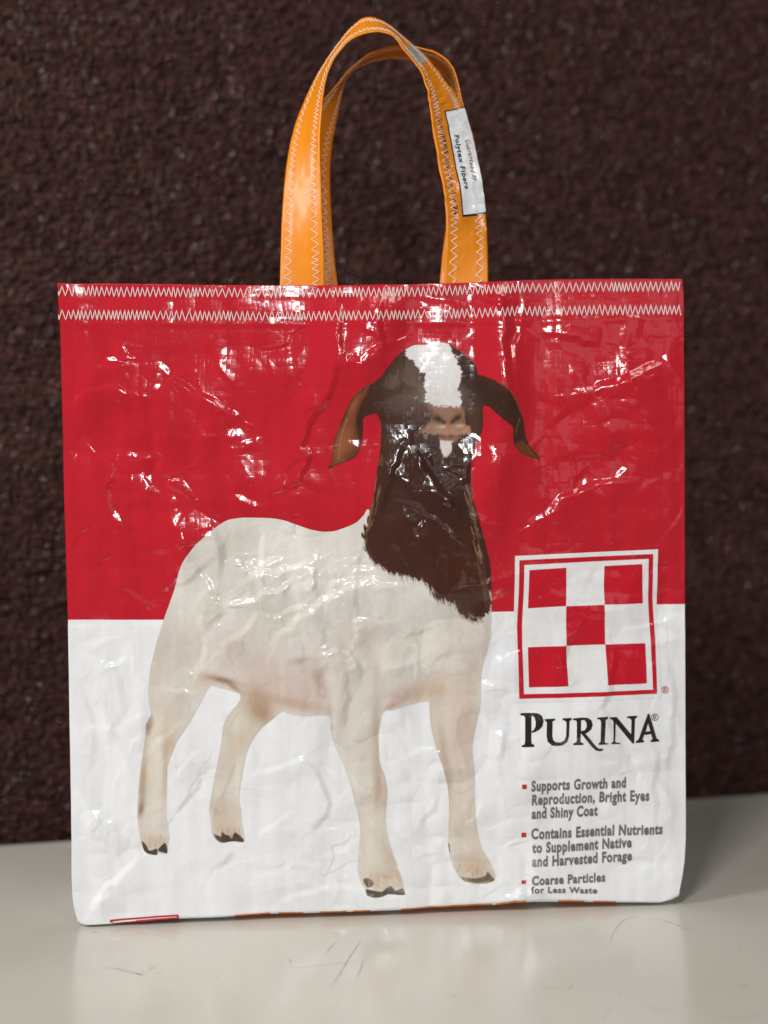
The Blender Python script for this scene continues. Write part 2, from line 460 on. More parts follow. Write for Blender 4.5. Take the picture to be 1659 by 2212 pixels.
# ------------------------------------------------------------------ object helpers
def mesh_obj(name, verts, faces, mats, parent=None, uv=None, normals=None, colors=None, mat_idx=None, smooth=True):
    me = bpy.data.meshes.new(name)
    verts = np.asarray(verts, np.float32)
    if isinstance(faces, np.ndarray):
        nf, k = faces.shape
        me.vertices.add(len(verts)); me.vertices.foreach_set('co', verts.ravel())
        me.loops.add(nf * k); me.loops.foreach_set('vertex_index', faces.astype(np.int32).ravel())
        me.polygons.add(nf); me.polygons.foreach_set('loop_start', np.arange(0, nf * k, k, dtype=np.int32))
        me.update(calc_edges=True)
    else:
        me.from_pydata([tuple(v) for v in verts.tolist()], [], faces)
    for mt in (mats if isinstance(mats, (list, tuple)) else [mats]):
        me.materials.append(mt)
    if mat_idx is not None:
        me.polygons.foreach_set('material_index', np.asarray(mat_idx, np.int32))
    if smooth:
        me.polygons.foreach_set('use_smooth', np.ones(len(me.polygons), bool))
    li = np.empty(len(me.loops), np.int32); me.loops.foreach_get('vertex_index', li)
    if uv is not None:
        l = me.uv_layers.new(name='mm')
        l.data.foreach_set('uv', np.asarray(uv, np.float32)[li].ravel())
    if colors is not None:
        a = me.attributes.new('ink', 'FLOAT_COLOR', 'POINT')
        a.data.foreach_set('color', np.c_[colors, np.ones(len(colors))].astype(np.float32).ravel())
    me.validate(); me.update()
    if normals is not None:
        me.normals_split_custom_set_from_vertices([tuple(n) for n in np.asarray(normals).tolist()])
    o = bpy.data.objects.new(name, me)
    col.objects.link(o)
    if parent is not None:
        o.parent = parent
        o.matrix_parent_inverse = parent.matrix_world.inverted()
    return o

def grid_faces(nr, nc):
    i = np.arange(nr - 1)[:, None] * nc + np.arange(nc - 1)[None, :]
    return np.stack([i, i + 1, i + nc + 1, i + nc], -1).reshape(-1, 4)

def tag(o, label=None, cat=None, group=None, kind=None):
    if label: o['label'] = label
    if cat: o['category'] = cat
    if group: o['group'] = group
    if kind: o['kind'] = kind

# ------------------------------------------------------------------ the wall behind
EL = ground(np.array(0.), np.array(1820.)); ER = ground(np.array(1659.), np.array(1709.))
ED = (ER - EL); ED[2] = 0; ED = ED / np.linalg.norm(ED)
EN = np.array([-ED[1], ED[0], 0])      # away from the camera
WALL0 = (EL + ER) / 2 + EN * 0.035
mt, nt, b = new_mat('brown_stucco'); M_WALL = mt
nd, lk = nt.nodes, nt.links
tc = nd.new('ShaderNodeTexCoord')
vo = nd.new('ShaderNodeTexVoronoi'); vo.inputs['Scale'].default_value = 210
lk.new(tc.outputs['Object'], vo.inputs['Vector'])
rp = nd.new('ShaderNodeValToRGB')
rp.color_ramp.elements[0].color = (0.0180, 0.0060, 0.0048, 1); rp.color_ramp.elements[1].color = (0.060, 0.0225, 0.0180, 1)
sp = nd.new('ShaderNodeSeparateColor'); lk.new(vo.outputs['Color'], sp.inputs[0]); lk.new(sp.outputs[0], rp.inputs[0])
lk.new(rp.outputs[0], b.inputs['Base Color'])
rr = nd.new('ShaderNodeValToRGB'); rr.color_ramp.interpolation = 'CONSTANT'
rr.color_ramp.elements[0].color = (0.62, 0.62, 0.62, 1); rr.color_ramp.elements[1].position = 0.80; rr.color_ramp.elements[1].color = (0.16, 0.16, 0.16, 1)
lk.new(sp.outputs[1], rr.inputs[0]); lk.new(rr.outputs[0], b.inputs['Roughness'])
rq = nd.new('ShaderNodeValToRGB'); rq.color_ramp.interpolation = 'CONSTANT'
rq.color_ramp.elements[0].color = (0.14, 0.14, 0.14, 1); rq.color_ramp.elements[1].position = 0.87; rq.color_ramp.elements[1].color = (0.27, 0.27, 0.27, 1)
lk.new(sp.outputs[1], rq.inputs[0]); lk.new(rq.outputs[0], b.inputs['Specular IOR Level'])
nzb = nd.new('ShaderNodeTexNoise'); nzb.inputs['Scale'].default_value = 900; nzb.inputs['Detail'].default_value = 3
lk.new(tc.outputs['Object'], nzb.inputs['Vector'])
bp = nd.new('ShaderNodeBump'); bp.inputs['Strength'].default_value = 0.35; bp.inputs['Distance'].default_value = 0.0005
lk.new(nzb.outputs['Fac'], bp.inputs['Height']); lk.new(bp.outputs[0], b.inputs['Normal'])

WS = 1.1
wx = np.arange(-640, 641, WS); wz = np.arange(-60, 860, WS)
WX, WZ = np.meshgrid(wx, wz)
def grains(x, z, size, seed, r):
    gx = np.floor(x / size); gz = np.floor(z / size)
    best = np.zeros(x.shape)
    for a in (-1, 0, 1):
        for c in (-1, 0, 1):
            ix, iz = gx + a, gz + c
            px = (ix + 0.15 + 0.7 * hash2(ix, iz, seed)) * size; pz = (iz + 0.15 + 0.7 * hash2(ix, iz, seed + 1)) * size
            rad = r * (0.55 + 0.6 * hash2(ix, iz, seed + 2))
            d2 = ((x - px) ** 2 + (z - pz) ** 2) / rad ** 2
            best = np.maximum(best, np.sqrt(np.clip(1 - d2, 0, 1)) * rad * (0.7 + 0.5 * hash2(ix, iz, seed + 3)))
    return best
WXs = WX + 0.25 * WZ
Hw = 1.35 * np.maximum(grains(WXs, WZ, 4.5, 31, 2.2), 0.9 * grains(WXs + 2.2, WZ + 1.7, 3.8, 57, 1.5)) + 4.0 * vnoise(WX / 130, WZ / 110, 4) + 0.5 * vnoise(WX / 22, WZ / 19, 8)
Pw = WALL0 + (WX.ravel()[:, None] * ED + WZ.ravel()[:, None] * np.array([0, 0, 1.]) - Hw.ravel()[:, None] * EN) / 1000
wall = mesh_obj('wall', Pw, grid_faces(len(wz), len(wx)), M_WALL)
tag(wall, 'dark brown rough stucco wall behind the bag and the table', 'wall')

# ------------------------------------------------------------------ the table
mt, nt, b = new_mat('cream_laminate'); M_TABLE = mt
nd, lk = nt.nodes, nt.links
tc = nd.new('ShaderNodeTexCoord')
n1 = nd.new('ShaderNodeTexNoise'); n1.inputs['Scale'].default_value = 6; n1.inputs['Detail'].default_value = 6
n2 = nd.new('ShaderNodeTexNoise'); n2.inputs['Scale'].default_value = 55; n2.inputs['Detail'].default_value = 4
n3 = nd.new('ShaderNodeTexNoise'); n3.inputs['Scale'].default_value = 130; n3.inputs['Detail'].default_value = 2
for n_ in (n1, n2, n3): lk.new(tc.outputs['Object'], n_.inputs['Vector'])
rp = nd.new('ShaderNodeValToRGB')
rp.color_ramp.elements[0].position = 0.3; rp.color_ramp.elements[0].color = (*lin((197, 193, 182)), 1)
rp.color_ramp.elements[1].position = 0.7; rp.color_ramp.elements[1].color = (*lin((210, 206, 195)), 1)
lk.new(n1.outputs['Fac'], rp.inputs[0])
rs = nd.new('ShaderNodeValToRGB')                       # small smudges
rs.color_ramp.elements[0].position = 0.22; rs.color_ramp.elements[0].color = (0.72, 0.70, 0.68, 1)
rs.color_ramp.elements[1].position = 0.32; rs.color_ramp.elements[1].color = (1, 1, 1, 1)
lk.new(n2.outputs['Fac'], rs.inputs[0])
mx = nd.new('ShaderNodeMix'); mx.data_type = 'RGBA'; mx.blend_type = 'MULTIPLY'; mx.inputs[0].default_value = 1
lk.new(rp.outputs[0], mx.inputs[6]); lk.new(rs.outputs[0], mx.inputs[7]); lk.new(mx.outputs[2], b.inputs['Base Color'])
rr = nd.new('ShaderNodeMapRange'); rr.inputs[3].default_value = 0.17; rr.inputs[4].default_value = 0.27
lk.new(n1.outputs['Fac'], rr.inputs[0]); lk.new(rr.outputs[0], b.inputs['Roughness'])
bp = nd.new('ShaderNodeBump'); bp.inputs['Strength'].default_value = 0.12; bp.inputs['Distance'].default_value = 0.0004
lk.new(n3.outputs['Fac'], bp.inputs['Height']); lk.new(bp.outputs[0], b.inputs['Normal'])
mt, nt, b = new_mat('scuff_grey'); M_SCUFF = mt
b.inputs['Base Color'].default_value = (*lin((176, 171, 160)), 1); b.inputs['Roughness'].default_value = 0.24
mt, nt, b = new_mat('scuff_green'); M_SCUFFG = mt
b.inputs['Base Color'].default_value = (*lin((166, 168, 160)), 1); b.inputs['Roughness'].default_value = 0.24
mt, nt, b = new_mat('scuff_pink'); M_SCUFFP = mt
b.inputs['Base Color'].default_value = (*lin((188, 174, 165)), 1); b.inputs['Roughness'].default_value = 0.24

tv, tf, ti = [], [], []
backmid = (EL + ER) / 2
def tp(a, c, z):
    return backmid + ED * a - EN * c + np.array([0, 0, z])
# rounded-edge slab: profile across the depth, swept along the width
prof = []
RAD = 0.009; TH = 0.03
for k in range(9):
    a = math.pi / 2 * k / 8
    prof.append((RAD - RAD * math.cos(a) , -RAD + RAD * math.sin(a)))
prof = [(0.0, -TH + 0.004), (0.004, -TH)][::-1] + prof
DEPTH = 0.74
front = [(DEPTH - c, z) for c, z in prof[::-1]]
ring = prof + front
xs = np.linspace(-0.75, 0.75, 61)
nr = len(ring)
for x in xs:
    for c, z in ring:
        tv.append(tp(x, c, z))
for i in range(len(xs) - 1):
    for j in range(nr):
        a, b_ = i * nr + j, i * nr + (j + 1) % nr
        tf.append((a, b_, b_ + nr, a + nr)); ti.append(0)
tf.append(tuple(range(nr))); ti.append(0)
tf.append(tuple(range((len(xs) - 1) * nr, len(xs) * nr))[::-1]); ti.append(0)
def scuff(pts, w, mi, zz=0.00012):
    """worn mark on the laminate: a tapered sliver through points given on the table top"""
    P = np.array(pts, float)
    G = ground(P[:, 0], P[:, 1], zz); w = w * 0.6
    n = max(8, 6 * len(P))
    t = np.linspace(0, 1, n)
    C = spline(G, t)
    D = np.gradient(C, axis=0); D[:, 2] = 0; D /= np.linalg.norm(D, axis=1)[:, None] + 1e-12
    S = np.c_[-D[:, 1], D[:, 0], np.zeros(n)]
    ww = w * (0.25 + 0.75 * np.sin(np.pi * t)) * (0.6 + 0.8 * rng.random(n)) / 2
    base = len(tv)
    for k in range(n):
        tv.append(C[k] + S[k] * ww[k]); tv.append(C[k] - S[k] * ww[k])
    for k in range(n - 1):
        a = base + 2 * k
        tf.append((a, a + 1, a + 3, a + 2)); ti.append(mi)
def z3(p): return [(109.7 + x * .4299, 1810.4 + y * .4299) for x, y in p]
def z4(p): return [(932.6 + x * .4378, 1810.4 + y * .4378) for x, y in p]
scuff(z3([(1558, 512), (1500, 600), (1460, 670), (1410, 745)]), 0.0013, 2)
scuff(z3([(1568, 605), (1560, 650), (1535, 705)]), 0.0014, 2)
scuff(z3([(1437, 515), (1410, 545), (1380, 582)]), 0.0008, 1)
scuff(z3([(1425, 465), (1442, 495)]), 0.0006, 1)
scuff(z3([(275, 648), (360, 662), (430, 680), (465, 690)]), 0.0016, 3)
scuff(z3([(425, 678), (465, 686)]), 0.0016, 1)
scuff(z3([(485, 664), (525, 642)]), 0.0008, 1)
scuff(z3([(1100, 655), (1300, 645), (1480, 625), (1640, 612)]), 0.0005, 1)
scuff(z3([(1195, 605), (1210, 630)]), 0.0022, 3)
scuff(z3([(830, 706), (842, 696)]), 0.0012, 1)
scuff(z3([(585, 785), (598, 772)]), 0.0010, 1)
scuff(z3([(1060, 826), (1085, 830)]), 0.0012, 1)
scuff(z3([(205, 472), (240, 472)]), 0.0018, 1)
scuff(z4([(1105, 393), (1200, 425), (1300, 465)]), 0.0011, 1)
scuff(z4([(1040, 810), (1090, 838), (1150, 850), (1220, 853)]), 0.0009, 1)
scuff(z4([(1415, 888), (1500, 888), (1659, 868)]), 0.0009, 1)
scuff(z4([(500, 722), (560, 738), (665, 738)]), 0.0006, 1)
scuff(z4([(862, 860), (882, 848)]), 0.0024, 1)
scuff(z4([(845, 890), (860, 880)]), 0.0020, 1)
scuff(z4([(675, 752), (705, 715)]), 0.0010, 1)
scuff(z4([(1515, 541), (1530, 546)]), 0.0016, 1)
scuff(z4([(1350, 482), (1360, 484)]), 0.0012, 1)
scuff(z4([(920, 765), (935, 780)]), 0.0008, 1)
scuff(z4([(885, 530), (890, 480), (940, 410), (1010, 385)]), 0.0008, 3)
scuff(z4([(440, 620), (450, 615)]), 0.0012, 3)
for k in range(26):
    x, y = rng.uniform(40, 1620), rng.uniform(2020, 2205)
    a = rng.uniform(0, 3.14); L = rng.uniform(1.5, 6)
    scuff([(x, y), (x + L * math.cos(a), y + L * 0.4 * math.sin(a))], rng.uniform(0.0005, 0.0013), int(rng.choice([1, 1, 3])))
table = mesh_obj('table', tv, tf, [M_TABLE, M_SCUFF, M_SCUFFG, M_SCUFFP], mat_idx=ti, smooth=False)
for p in table.data.polygons:
    p.use_smooth = len(p.vertices) == 4 and p.material_index == 0
tag(table, 'cream laminate tabletop with scuff marks and a rounded edge under the bag', 'table')

# ------------------------------------------------------------------ THE BAG
bag = bpy.data.objects.new('tote_bag', None)
col.objects.link(bag)
bag.location = (BL + BR) / 2
bag.empty_display_size = 0.05
bpy.context.view_layer.update()
tag(bag, 'red and white feed sack tote with a goat picture and orange handles', 'bag')

# outline of the front in the photograph
Le = np.array([(125, 614), (127, 660), (130, 703), (135, 903), (139, 1085), (147, 1338), (150, 1560), (152.5, 1673), (154, 1810), (154.5, 1890), (156, 1935), (160, 1963), (167, 1986)])
Re = np.array([(1473, 604), (1476, 640), (1477, 800), (1478, 1000), (1479, 1300), (1480, 1550), (1481, 1700), (1481, 1810), (1478.5, 1860), (1473, 1895), (1467, 1925)])
Te = np.array([(125, 614), (300, 615.5), (576, 618), (725, 618), (871, 616), (958, 613.5), (1062, 610), (1152, 606.5), (1300, 604.5), (1473, 604)])
Be = np.array([(167, 1986), (176, 1993), (187, 1996), (239, 1993), (385, 1978.5), (466, 1976), (582, 1967), (648, 1966), (778, 1962), (875, 1956.6), (1000, 1948), (1078, 1943.6), (1110, 1936), (1150, 1935), (1204, 1937), (1327, 1941.7), (1427, 1944.8), (1449, 1937), (1467, 1925)])
def arc(P, n):
    d = np.r_[0, np.cumsum(np.linalg.norm(np.diff(P, axis=0), axis=1))]
    t = np.linspace(0, d[-1], n)
    return np.c_[np.interp(t, d, P[:, 0]), np.interp(t, d, P[:, 1])]
NS, NT = 640, 640
def byx(P, xs):
    return np.interp(xs, P[:, 0], P[:, 1])
def byy(P, ys):
    return np.interp(ys, P[:, 1], P[:, 0])
s = np.linspace(0, 1, NS); t = np.linspace(0, 1, NT)
T_, B_, L_, R_ = arc(Te, NS), arc(Be, NS), arc(Le, NT), arc(Re, NT)   # t runs top -> bottom
S2, T2 = np.meshgrid(s, t)
def coons(c):
    a = (1 - T2) * T_[None, :, c] + T2 * B_[None, :, c] + (1 - S2) * L_[:, None, c] + S2 * R_[:, None, c]
    return a - ((1 - S2) * (1 - T2) * T_[0, c] + S2 * (1 - T2) * T_[-1, c] + (1 - S2) * T2 * B_[0, c] + S2 * T2 * B_[-1, c])
PXX, PXY = coons(0), coons(1)
u, v = pxmm(PXX.ravel(), PXY.ravel())
FP, FN = on_front(u, v)
# red above, white below: let one row of the grid follow the printed border exactly
BORD = np.array([(140, 1338.5), (355, 1338), (700, 1330), (1060, 1321), (1108, 1320), (1250, 1313), (1418, 1306), (1490, 1304.5)])
by_ = byx(BORD, PXX)
ab = (PXY < by_).reshape(NT, NS)
# snap nearest rows to the border
for j in range(NS):
    k = int(ab[:, j].sum())
    kk = k if abs(PXY[k, j] - by_[k, j]) < abs(PXY[k - 1, j] - by_[k - 1, j]) else k - 1
    PXY[kk, j] = by_[kk, j] ; ab[:, j] = False; ab[:kk, j] = True
u, v = pxmm(PXX.ravel(), PXY.ravel())
FP, FN = on_front(u, v)
uv = np.c_[u, v]
faces = grid_faces(NT, NS)
mi = (~ab[:-1, :-1]).astype(int).ravel()
# hem roll at the top: turn over and 14 mm down the inside
top = np.arange(NS); nrow = len(FP)
extraP, extraN, extraUV, extraF, extraM = [], [], [], [], []
prev = top
for (dn, dv, nz_, nvz) in ((-0.25, 0.35, 0.3, 1), (-0.9, 0.35, -0.6, 1), (-1.2, 0.0, -1, 0.1), (-1.4, -16, -1, 0)):
    P = FP[:NS] + np.outer(np.full(NS, dn), N) / 1000 + np.outer(np.full(NS, dv), V) / 1000
    nn = N * nz_ + V * nvz; nn = nn / np.linalg.norm(nn)
    idx = nrow + sum(len(e) for e in extraP) + np.arange(NS)
    extraP.append(P); extraN.append(np.tile(nn, (NS, 1))); extraUV.append(uv[:NS] + np.array([0, 3 - dv]))
    extraF.append(np.stack([prev[:-1], idx[:-1], idx[1:], prev[1:]], -1)[:, ::-1]); extraM.append(np.zeros(NS - 1, int))
    prev = idx
# bottom fold: rolls back under the bag, with the print of the sack's underside running round it
bot = np.arange((NT - 1) * NS, NT * NS)
zb = FP[bot][:, 2]
rf = np.clip((zb - 0.0004) * 0.5, 0.0006, 0.004)
xpx = B_[:, 0]
def rngm(lst):
    r_ = np.zeros(NS - 1, bool)
    for a, c in lst: r_ |= (xpx[:-1] > a) & (xpx[:-1] < c)
    return r_
orange = rngm([(505, 582), (600, 655), (690, 748), (760, 800), (865, 1062), (1070, 1135), (1205, 1262), (1280, 1330)])
redm = rngm([(240, 300), (330, 384)])
prev = bot
KF = 7
for k in range(1, KF + 1):
    a = math.pi / 2 * k / KF
    P = FP[bot] - np.outer(rf * (1 - math.cos(a)), N) - np.outer(rf * math.sin(a), V)
    nn = N * math.cos(a) - V * math.sin(a)
    idx = nrow + sum(len(e) for e in extraP) + np.arange(NS)
    extraP.append(P); extraN.append(np.tile(nn, (NS, 1))); extraUV.append(uv[bot] - np.array([0, 0.8 * k]))
    extraF.append(np.stack([prev[:-1], prev[1:], idx[1:], idx[:-1]], -1)[:, ::-1])
    mm_ = np.ones(NS - 1, int)
    if k >= 3: mm_ = np.where(orange, 2, np.where(redm, 0, 1))
    extraM.append(mm_)
    prev = idx
FOLD_END = np.concatenate(extraP)[-NS:]
FPa = np.vstack([FP] + extraP); FNa = np.vstack([FN] + extraN); UVa = np.vstack([uv] + extraUV)
fa = np.vstack([faces[:, ::-1]] + extraF); ma = np.concatenate([mi] + extraM)
mesh_obj('front_panel', FPa, fa, [M_RED, M_WHITE, M_ORANGE_U], bag, uv=UVa, normals=FNa, mat_idx=ma)

# back panel, bottom and the two tucked side gussets
BD, TD = 0.072, 0.021             # depth at the base and at the mouth
NB = 70
sb = np.linspace(0, 1, NB); tb = np.linspace(0, 1, NB)
def edge_at(P, n): return arc(P, n)
Lb, Rb, Tb, Bb = edge_at(Le, NB), edge_at(Re, NB), edge_at(Te, NB), edge_at(Be, NB)
uTb, vTb = pxmm(Tb[:, 0], Tb[:, 1])
uB0, uB1 = 0.002 * 1000, BAGW * 1000 - 2
def back_pt(S_, T__):
    """S 0..1 left-right, T 0..1 top-bottom"""
    uu = np.interp(S_, sb, uTb) * (1 - T__) + (uB0 + (uB1 - uB0) * S_) * T__
    pk = np.interp(S_, [0, 0.05, 0.2, 0.3, 0.6, 0.72, 0.85, 1], [0.3, 1.6, 1.6, -0.5, -1.0, 1.2, 1.8, 1.2]) + 1.9
    vt = np.interp(S_, sb, vTb) + pk
    vv = vt * (1 - T__) + 0.5 * T__
    dd = TD + (BD - TD) * sstep(0, 1, T__) * 1.0 + 0.004 * vnoise(uu / 60, vv / 60, 5)
    return uu, vv, dd
Sb, Tb2 = np.meshgrid(sb, tb)
bu, bv, bd = back_pt(Sb.ravel(), Tb2.ravel())
BP = BL + np.outer(bu, U) / 1000 + np.outer(bv, V) / 1000 - np.outer(bd, N)
bf = grid_faces(NB, NB)
bmi = (np.repeat(tb[:-1], NB - 1) > 0.52).astype(int)
mesh_obj('back_panel', BP, bf, [M_RED, M_WHITE], bag, uv=np.c_[bu, bv], mat_idx=bmi)
# gussets
for side in (0, 1):
    rows = NB
    Lf = arc(Le if side == 0 else Re, rows)
    fu, fv = pxmm(Lf[:, 0], Lf[:, 1]); fP, _ = on_front(fu, fv)
    gu, gv, gd = back_pt(np.full(rows, float(side)), tb)
    gP = BL + np.outer(gu, U) / 1000 + np.outer(gv, V) / 1000 - np.outer(gd, N)
    gP[-1, 2] = 0.0005
    tuck = 0.018 * (1 - 0.75 * tb ** 3)
    sgn = 1 if side == 0 else -1
    vs, uvs = [], []
    NW = 9
    for i in range(rows):
        for k in range(NW):
            f = k / (NW - 1)
            tri = 1 - abs(2 * f - 1)
            p = fP[i] * (1 - f) + gP[i] * f + U * sgn * tuck[i] * tri
            vs.append(p); uvs.append((f * 70, fv[i]))
    gmi = (np.repeat(np.arange(rows - 1), NW - 1) > rows * 0.52).astype(int)
    mesh_obj('side_gusset', vs, grid_faces(rows, NW), [M_RED, M_WHITE], bag, uv=uvs, mat_idx=gmi)
# bottom
cols_ = NB
fe = FOLD_END[np.linspace(0, NS - 1, cols_).astype(int)]
be = BP.reshape(NB, NB, 3)[-1]
vs, uvs = [], []
for k in range(12):
    f = k / 11
    p = fe * (1 - f) + be * f
    p = p.copy(); p[:, 2] = 0.0005 + (fe[:, 2] - 0.0005) * (1 - sstep(0, 0.55, f))
    vs.append(p); uvs.append(np.c_[np.linspace(0, 356, cols_), np.full(cols_, -f * 70)])
cx_ = xpx[np.linspace(0, NS - 1, cols_).astype(int)][:-1]
ob_ = np.zeros(cols_ - 1, bool); rb_ = (cx_ > 240) & (cx_ < 384)
for a, c_ in ((505, 582), (600, 655), (690, 748), (760, 800), (865, 1062), (1070, 1135), (1205, 1262), (1280, 1330)): ob_ |= (cx_ > a - 8) & (cx_ < c_ + 8)
bm_ = np.tile(np.where(ob_, 1, np.where(rb_, 2, 0)), (11, 1)); bm_[7:] = 0
mesh_obj('bottom_panel', np.vstack(vs), grid_faces(12, cols_), [M_WHITE, M_ORANGE_U, M_RED], bag, uv=np.vstack(uvs), mat_idx=bm_.ravel())

# ------------------------------------------------------------------ the printed goat
def A2(p): return np.array([(685.8 + x * .2976, 713.2 + y * .2976) for x, y in p])
def A3(p): return np.array([(274.3 + x * .4960, 1069.8 + y * .4960) for x, y in p])
def A4(p): return np.array([(274.3 + x * .4960, 1453.8 + y * .4960) for x, y in p])
def A8(p): return np.array([(274.3 + x * .1653, 1673.2 + y * .1653) for x, y in p])
HEAD = A2([(640,140),(700,110),(800,105),(860,92),(905,92),(960,105),(1010,140),(1060,175),(1110,215),(1140,255),(1155,300),(1160,325),
 (1200,335),(1290,375),(1370,425),(1430,510),(1465,590),(1490,660),(1500,740),(1515,800),(1550,860),(1590,900),(1608,925),(1605,938),(1570,930),(1510,908),(1460,885),(1425,840),(1410,780),(1415,720),(1395,690),(1340,650),(1280,600),(1240,560),(1195,550),
 (1192,620),(1195,680),(1185,740),(1157,800),(1125,880),(1108,964),(1105,1100),(1115,1220),(1140,1290),(1170,1400),(1205,1520),(1235,1640),(1252,1740),(1256,1900),(1252,2030),(1200,2075),(1160,2095),(1110,2100),(1060,2070),(1020,2040),(1010,1990),(960,1960),(900,1950),(830,1925),(825,1880),(790,1830),(720,1800),(640,1775),(520,1755),(480,1720),(420,1690),(380,1650),(350,1600),(340,1530),(325,1490),(350,1400),(372,1310),(400,1230),(415,1120),(430,1000),(450,880),(455,800),(460,700),(445,640),(415,605),
 (350,625),(325,650),(328,720),(320,800),(300,870),(270,920),(200,955),(130,980),(85,1002),(80,990),(105,940),(110,870),(120,790),(150,720),(190,620),(230,530),(270,470),(330,420),(400,385),(450,350),(480,310),(540,230),(590,175)])
BODY = np.vstack([A3([(1062,60),(1030,85),(1000,115),(960,135),(900,155),(850,157),(800,148),(740,128),(690,110),(640,100),(580,97),(500,97),(440,107),(400,130),(350,170),(310,205),(280,240),(245,290),(225,340),(210,400),(190,460),(165,530),(145,590),(130,640),(115,700),(103,750),(97,800),(92,860),(98,920)]),
 A4([(105,180),(85,220),(78,290),(65,380),(55,470),(48,560),(45,620),(52,680),(60,725),(65,745),(75,775),(95,788),(130,792),(140,783),(175,785),(178,745),(185,715),(180,680),(172,620),(172,560),(175,470),(178,400),(200,340),(220,290),(255,240),(300,165),(340,90),(365,50),(400,60),(440,70),(490,85),(495,110),(475,140),(440,180),(420,230),(410,310),(395,390),(380,460),(368,530),(358,590),(365,640),(370,690),(380,715),(400,735),(420,738),(450,732),(508,733),(510,700),(500,650),(498,600),(490,560),(492,500),(505,420),(520,350),(545,290),(590,230),(640,190),(675,160),(700,170),(760,183),(880,178),(885,230),(895,290),(925,360),(955,430),(975,490),(990,560),(1005,610),(1015,680),(1012,740),(1005,800),(1005,860),(1015,905),(1035,940),(1045,965),(1075,975),(1110,972),(1140,960),(1210,963),(1205,930),(1195,890),(1175,830),(1155,780),(1135,710),(1125,640),(1130,570),(1133,500),(1120,440),(1100,390),(1095,320),(1095,260),(1100,210),(1110,175),(1125,160),(1160,158),(1200,145),(1260,130),(1312,122),(1318,200),(1330,270),(1350,340),(1375,410),(1395,490),(1402,570),(1400,650),(1398,740),(1405,790),(1420,840),(1440,880),(1470,905),(1520,915),(1570,912),(1600,900),(1600,870),(1580,820),(1550,770),(1530,710),(1518,640),(1512,560),(1512,470),(1508,400),(1500,340),(1505,280),(1520,210),(1535,130),(1538,50)]),
 A3([(1536,800),(1545,740),(1560,690),(1575,640),(1582,580),(1583,520),(1570,400),(1300,200)])])
HEADS, BODYS = smooth_poly(HEAD, 3), smooth_poly(BODY, 3)

GS = 0.42
gu = np.arange(38, 290, GS); gv = np.arange(10, 335, GS)
G1, G2 = np.meshgrid(gu, gv)
# panel mm -> photo px
def to_px(u, v):
    P = BL + np.outer(u, U) / 1000 + np.outer(v, V) / 1000 - CAMP
    d = P @ FW
    return PW / 2 + P @ RT / d * FPX, PH / 2 - P @ UP / d * FPX
gx, gy = to_px(G1.ravel(), G2.ravel())
ins = inside(HEADS, gx, gy) | inside(BODYS, gx, gy)
ins2 = ins.reshape(G1.shape)
keepq = ins2[:-1, :-1] | ins2[1:, :-1] | ins2[:-1, 1:] | ins2[1:, 1:]
q = grid_faces(*G1.shape)[keepq.ravel()]
used = np.unique(q)
remap = -np.ones(len(gx), int); remap[used] = np.arange(len(used))
q = remap[q]
gx, gy, ins = gx[used].copy(), gy[used].copy(), ins[used]
out = np.where(~ins)[0]
d1, ax, ay = seg_dist(HEADS, gx[out], gy[out], near=True)
d2, bx_, by2 = seg_dist(BODYS, gx[out], gy[out], near=True)
kk = d1 < d2
gx[out] = np.where(kk, ax, bx_); gy[out] = np.where(kk, ay, by2)
u, v = pxmm(gx, gy)

C = np.tile(lin((219, 215, 208)), (len(gx), 1))
def blend(a, rgb):
    global C
    a = np.clip(a, 0, 1)[:, None]
    C = C * (1 - a) + lin(rgb) * a
bodyn = fbm(gx / 60, gy / 60, 40) * 0.5
hair = vnoise(gx / 2.2 + gy * 0.25, gy / 14, 41) + 0.6 * vnoise(gx / 1.3, gy / 6 + gx / 9, 42)
def blob(p, rx, ry, rot, rgb, a, tr=A3, soft=1.0):
    c = tr([p])[0]; k = 0.496 if tr in (A3, A4) else (0.2976 if tr is A2 else 0.1653)
    r_ = math.radians(rot)
    dx = (gx - c[0]) / k; dy = (gy - c[1]) / k
    x = (dx * math.cos(r_) + dy * math.sin(r_)) / rx; y = (-dx * math.sin(r_) + dy * math.cos(r_)) / ry
    r2 = x * x + y * y
    blend(a * np.exp(-r2 * soft) * (1 + 0.5 * bodyn + 0.22 * hair), rgb)
def area(poly, rgb, a=1.0, feather=2.0, fur=0.0, fs=(2.0, 7.0), slant=0.0, smooth=True, clip=None, seed=50):
    P = smooth_poly(poly, 3) if smooth else np.asarray(poly)
    x0, y0 = P.min(0) - 25; x1, y1 = P.max(0) + 25
    m_ = np.where((gx > x0) & (gx < x1) & (gy > y0) & (gy < y1))[0]
    if len(m_) == 0: return
    d = sdf(P, gx[m_], gy[m_])
    if fur:
        d = d + fur * 2 * (vnoise((gx[m_] + slant * gy[m_]) / fs[0], gy[m_] / fs[1], seed) + 0.6 * vnoise((gx[m_] + slant * gy[m_]) / (fs[0] * 2.7), gy[m_] / (fs[1] * 2), seed + 1))
    al = np.zeros(len(gx)); al[m_] = a * sstep(feather, -feather, d)
    if clip is not None: al *= clip
    blend(al, rgb)
def stroke(pts, w, rgb, a, tr, feather=1.0):
    P = tr(pts)
    P = spline(P, np.linspace(0, 1, 5 * len(P)))
    global C
    m_ = np.where((gx > P[:, 0].min() - 9) & (gx < P[:, 0].max() + 9) & (gy > P[:, 1].min() - 9) & (gy < P[:, 1].max() + 9))[0]
    if len(m_) == 0: return
    d = seg_dist(P, gx[m_], gy[m_], closed=False)
    al = np.clip(a * sstep(w + feather, w - feather, d) * (1 + 0.3 * hair[m_]), 0, 1)[:, None]
    C[m_] = C[m_] * (1 - al) + lin(rgb) * al

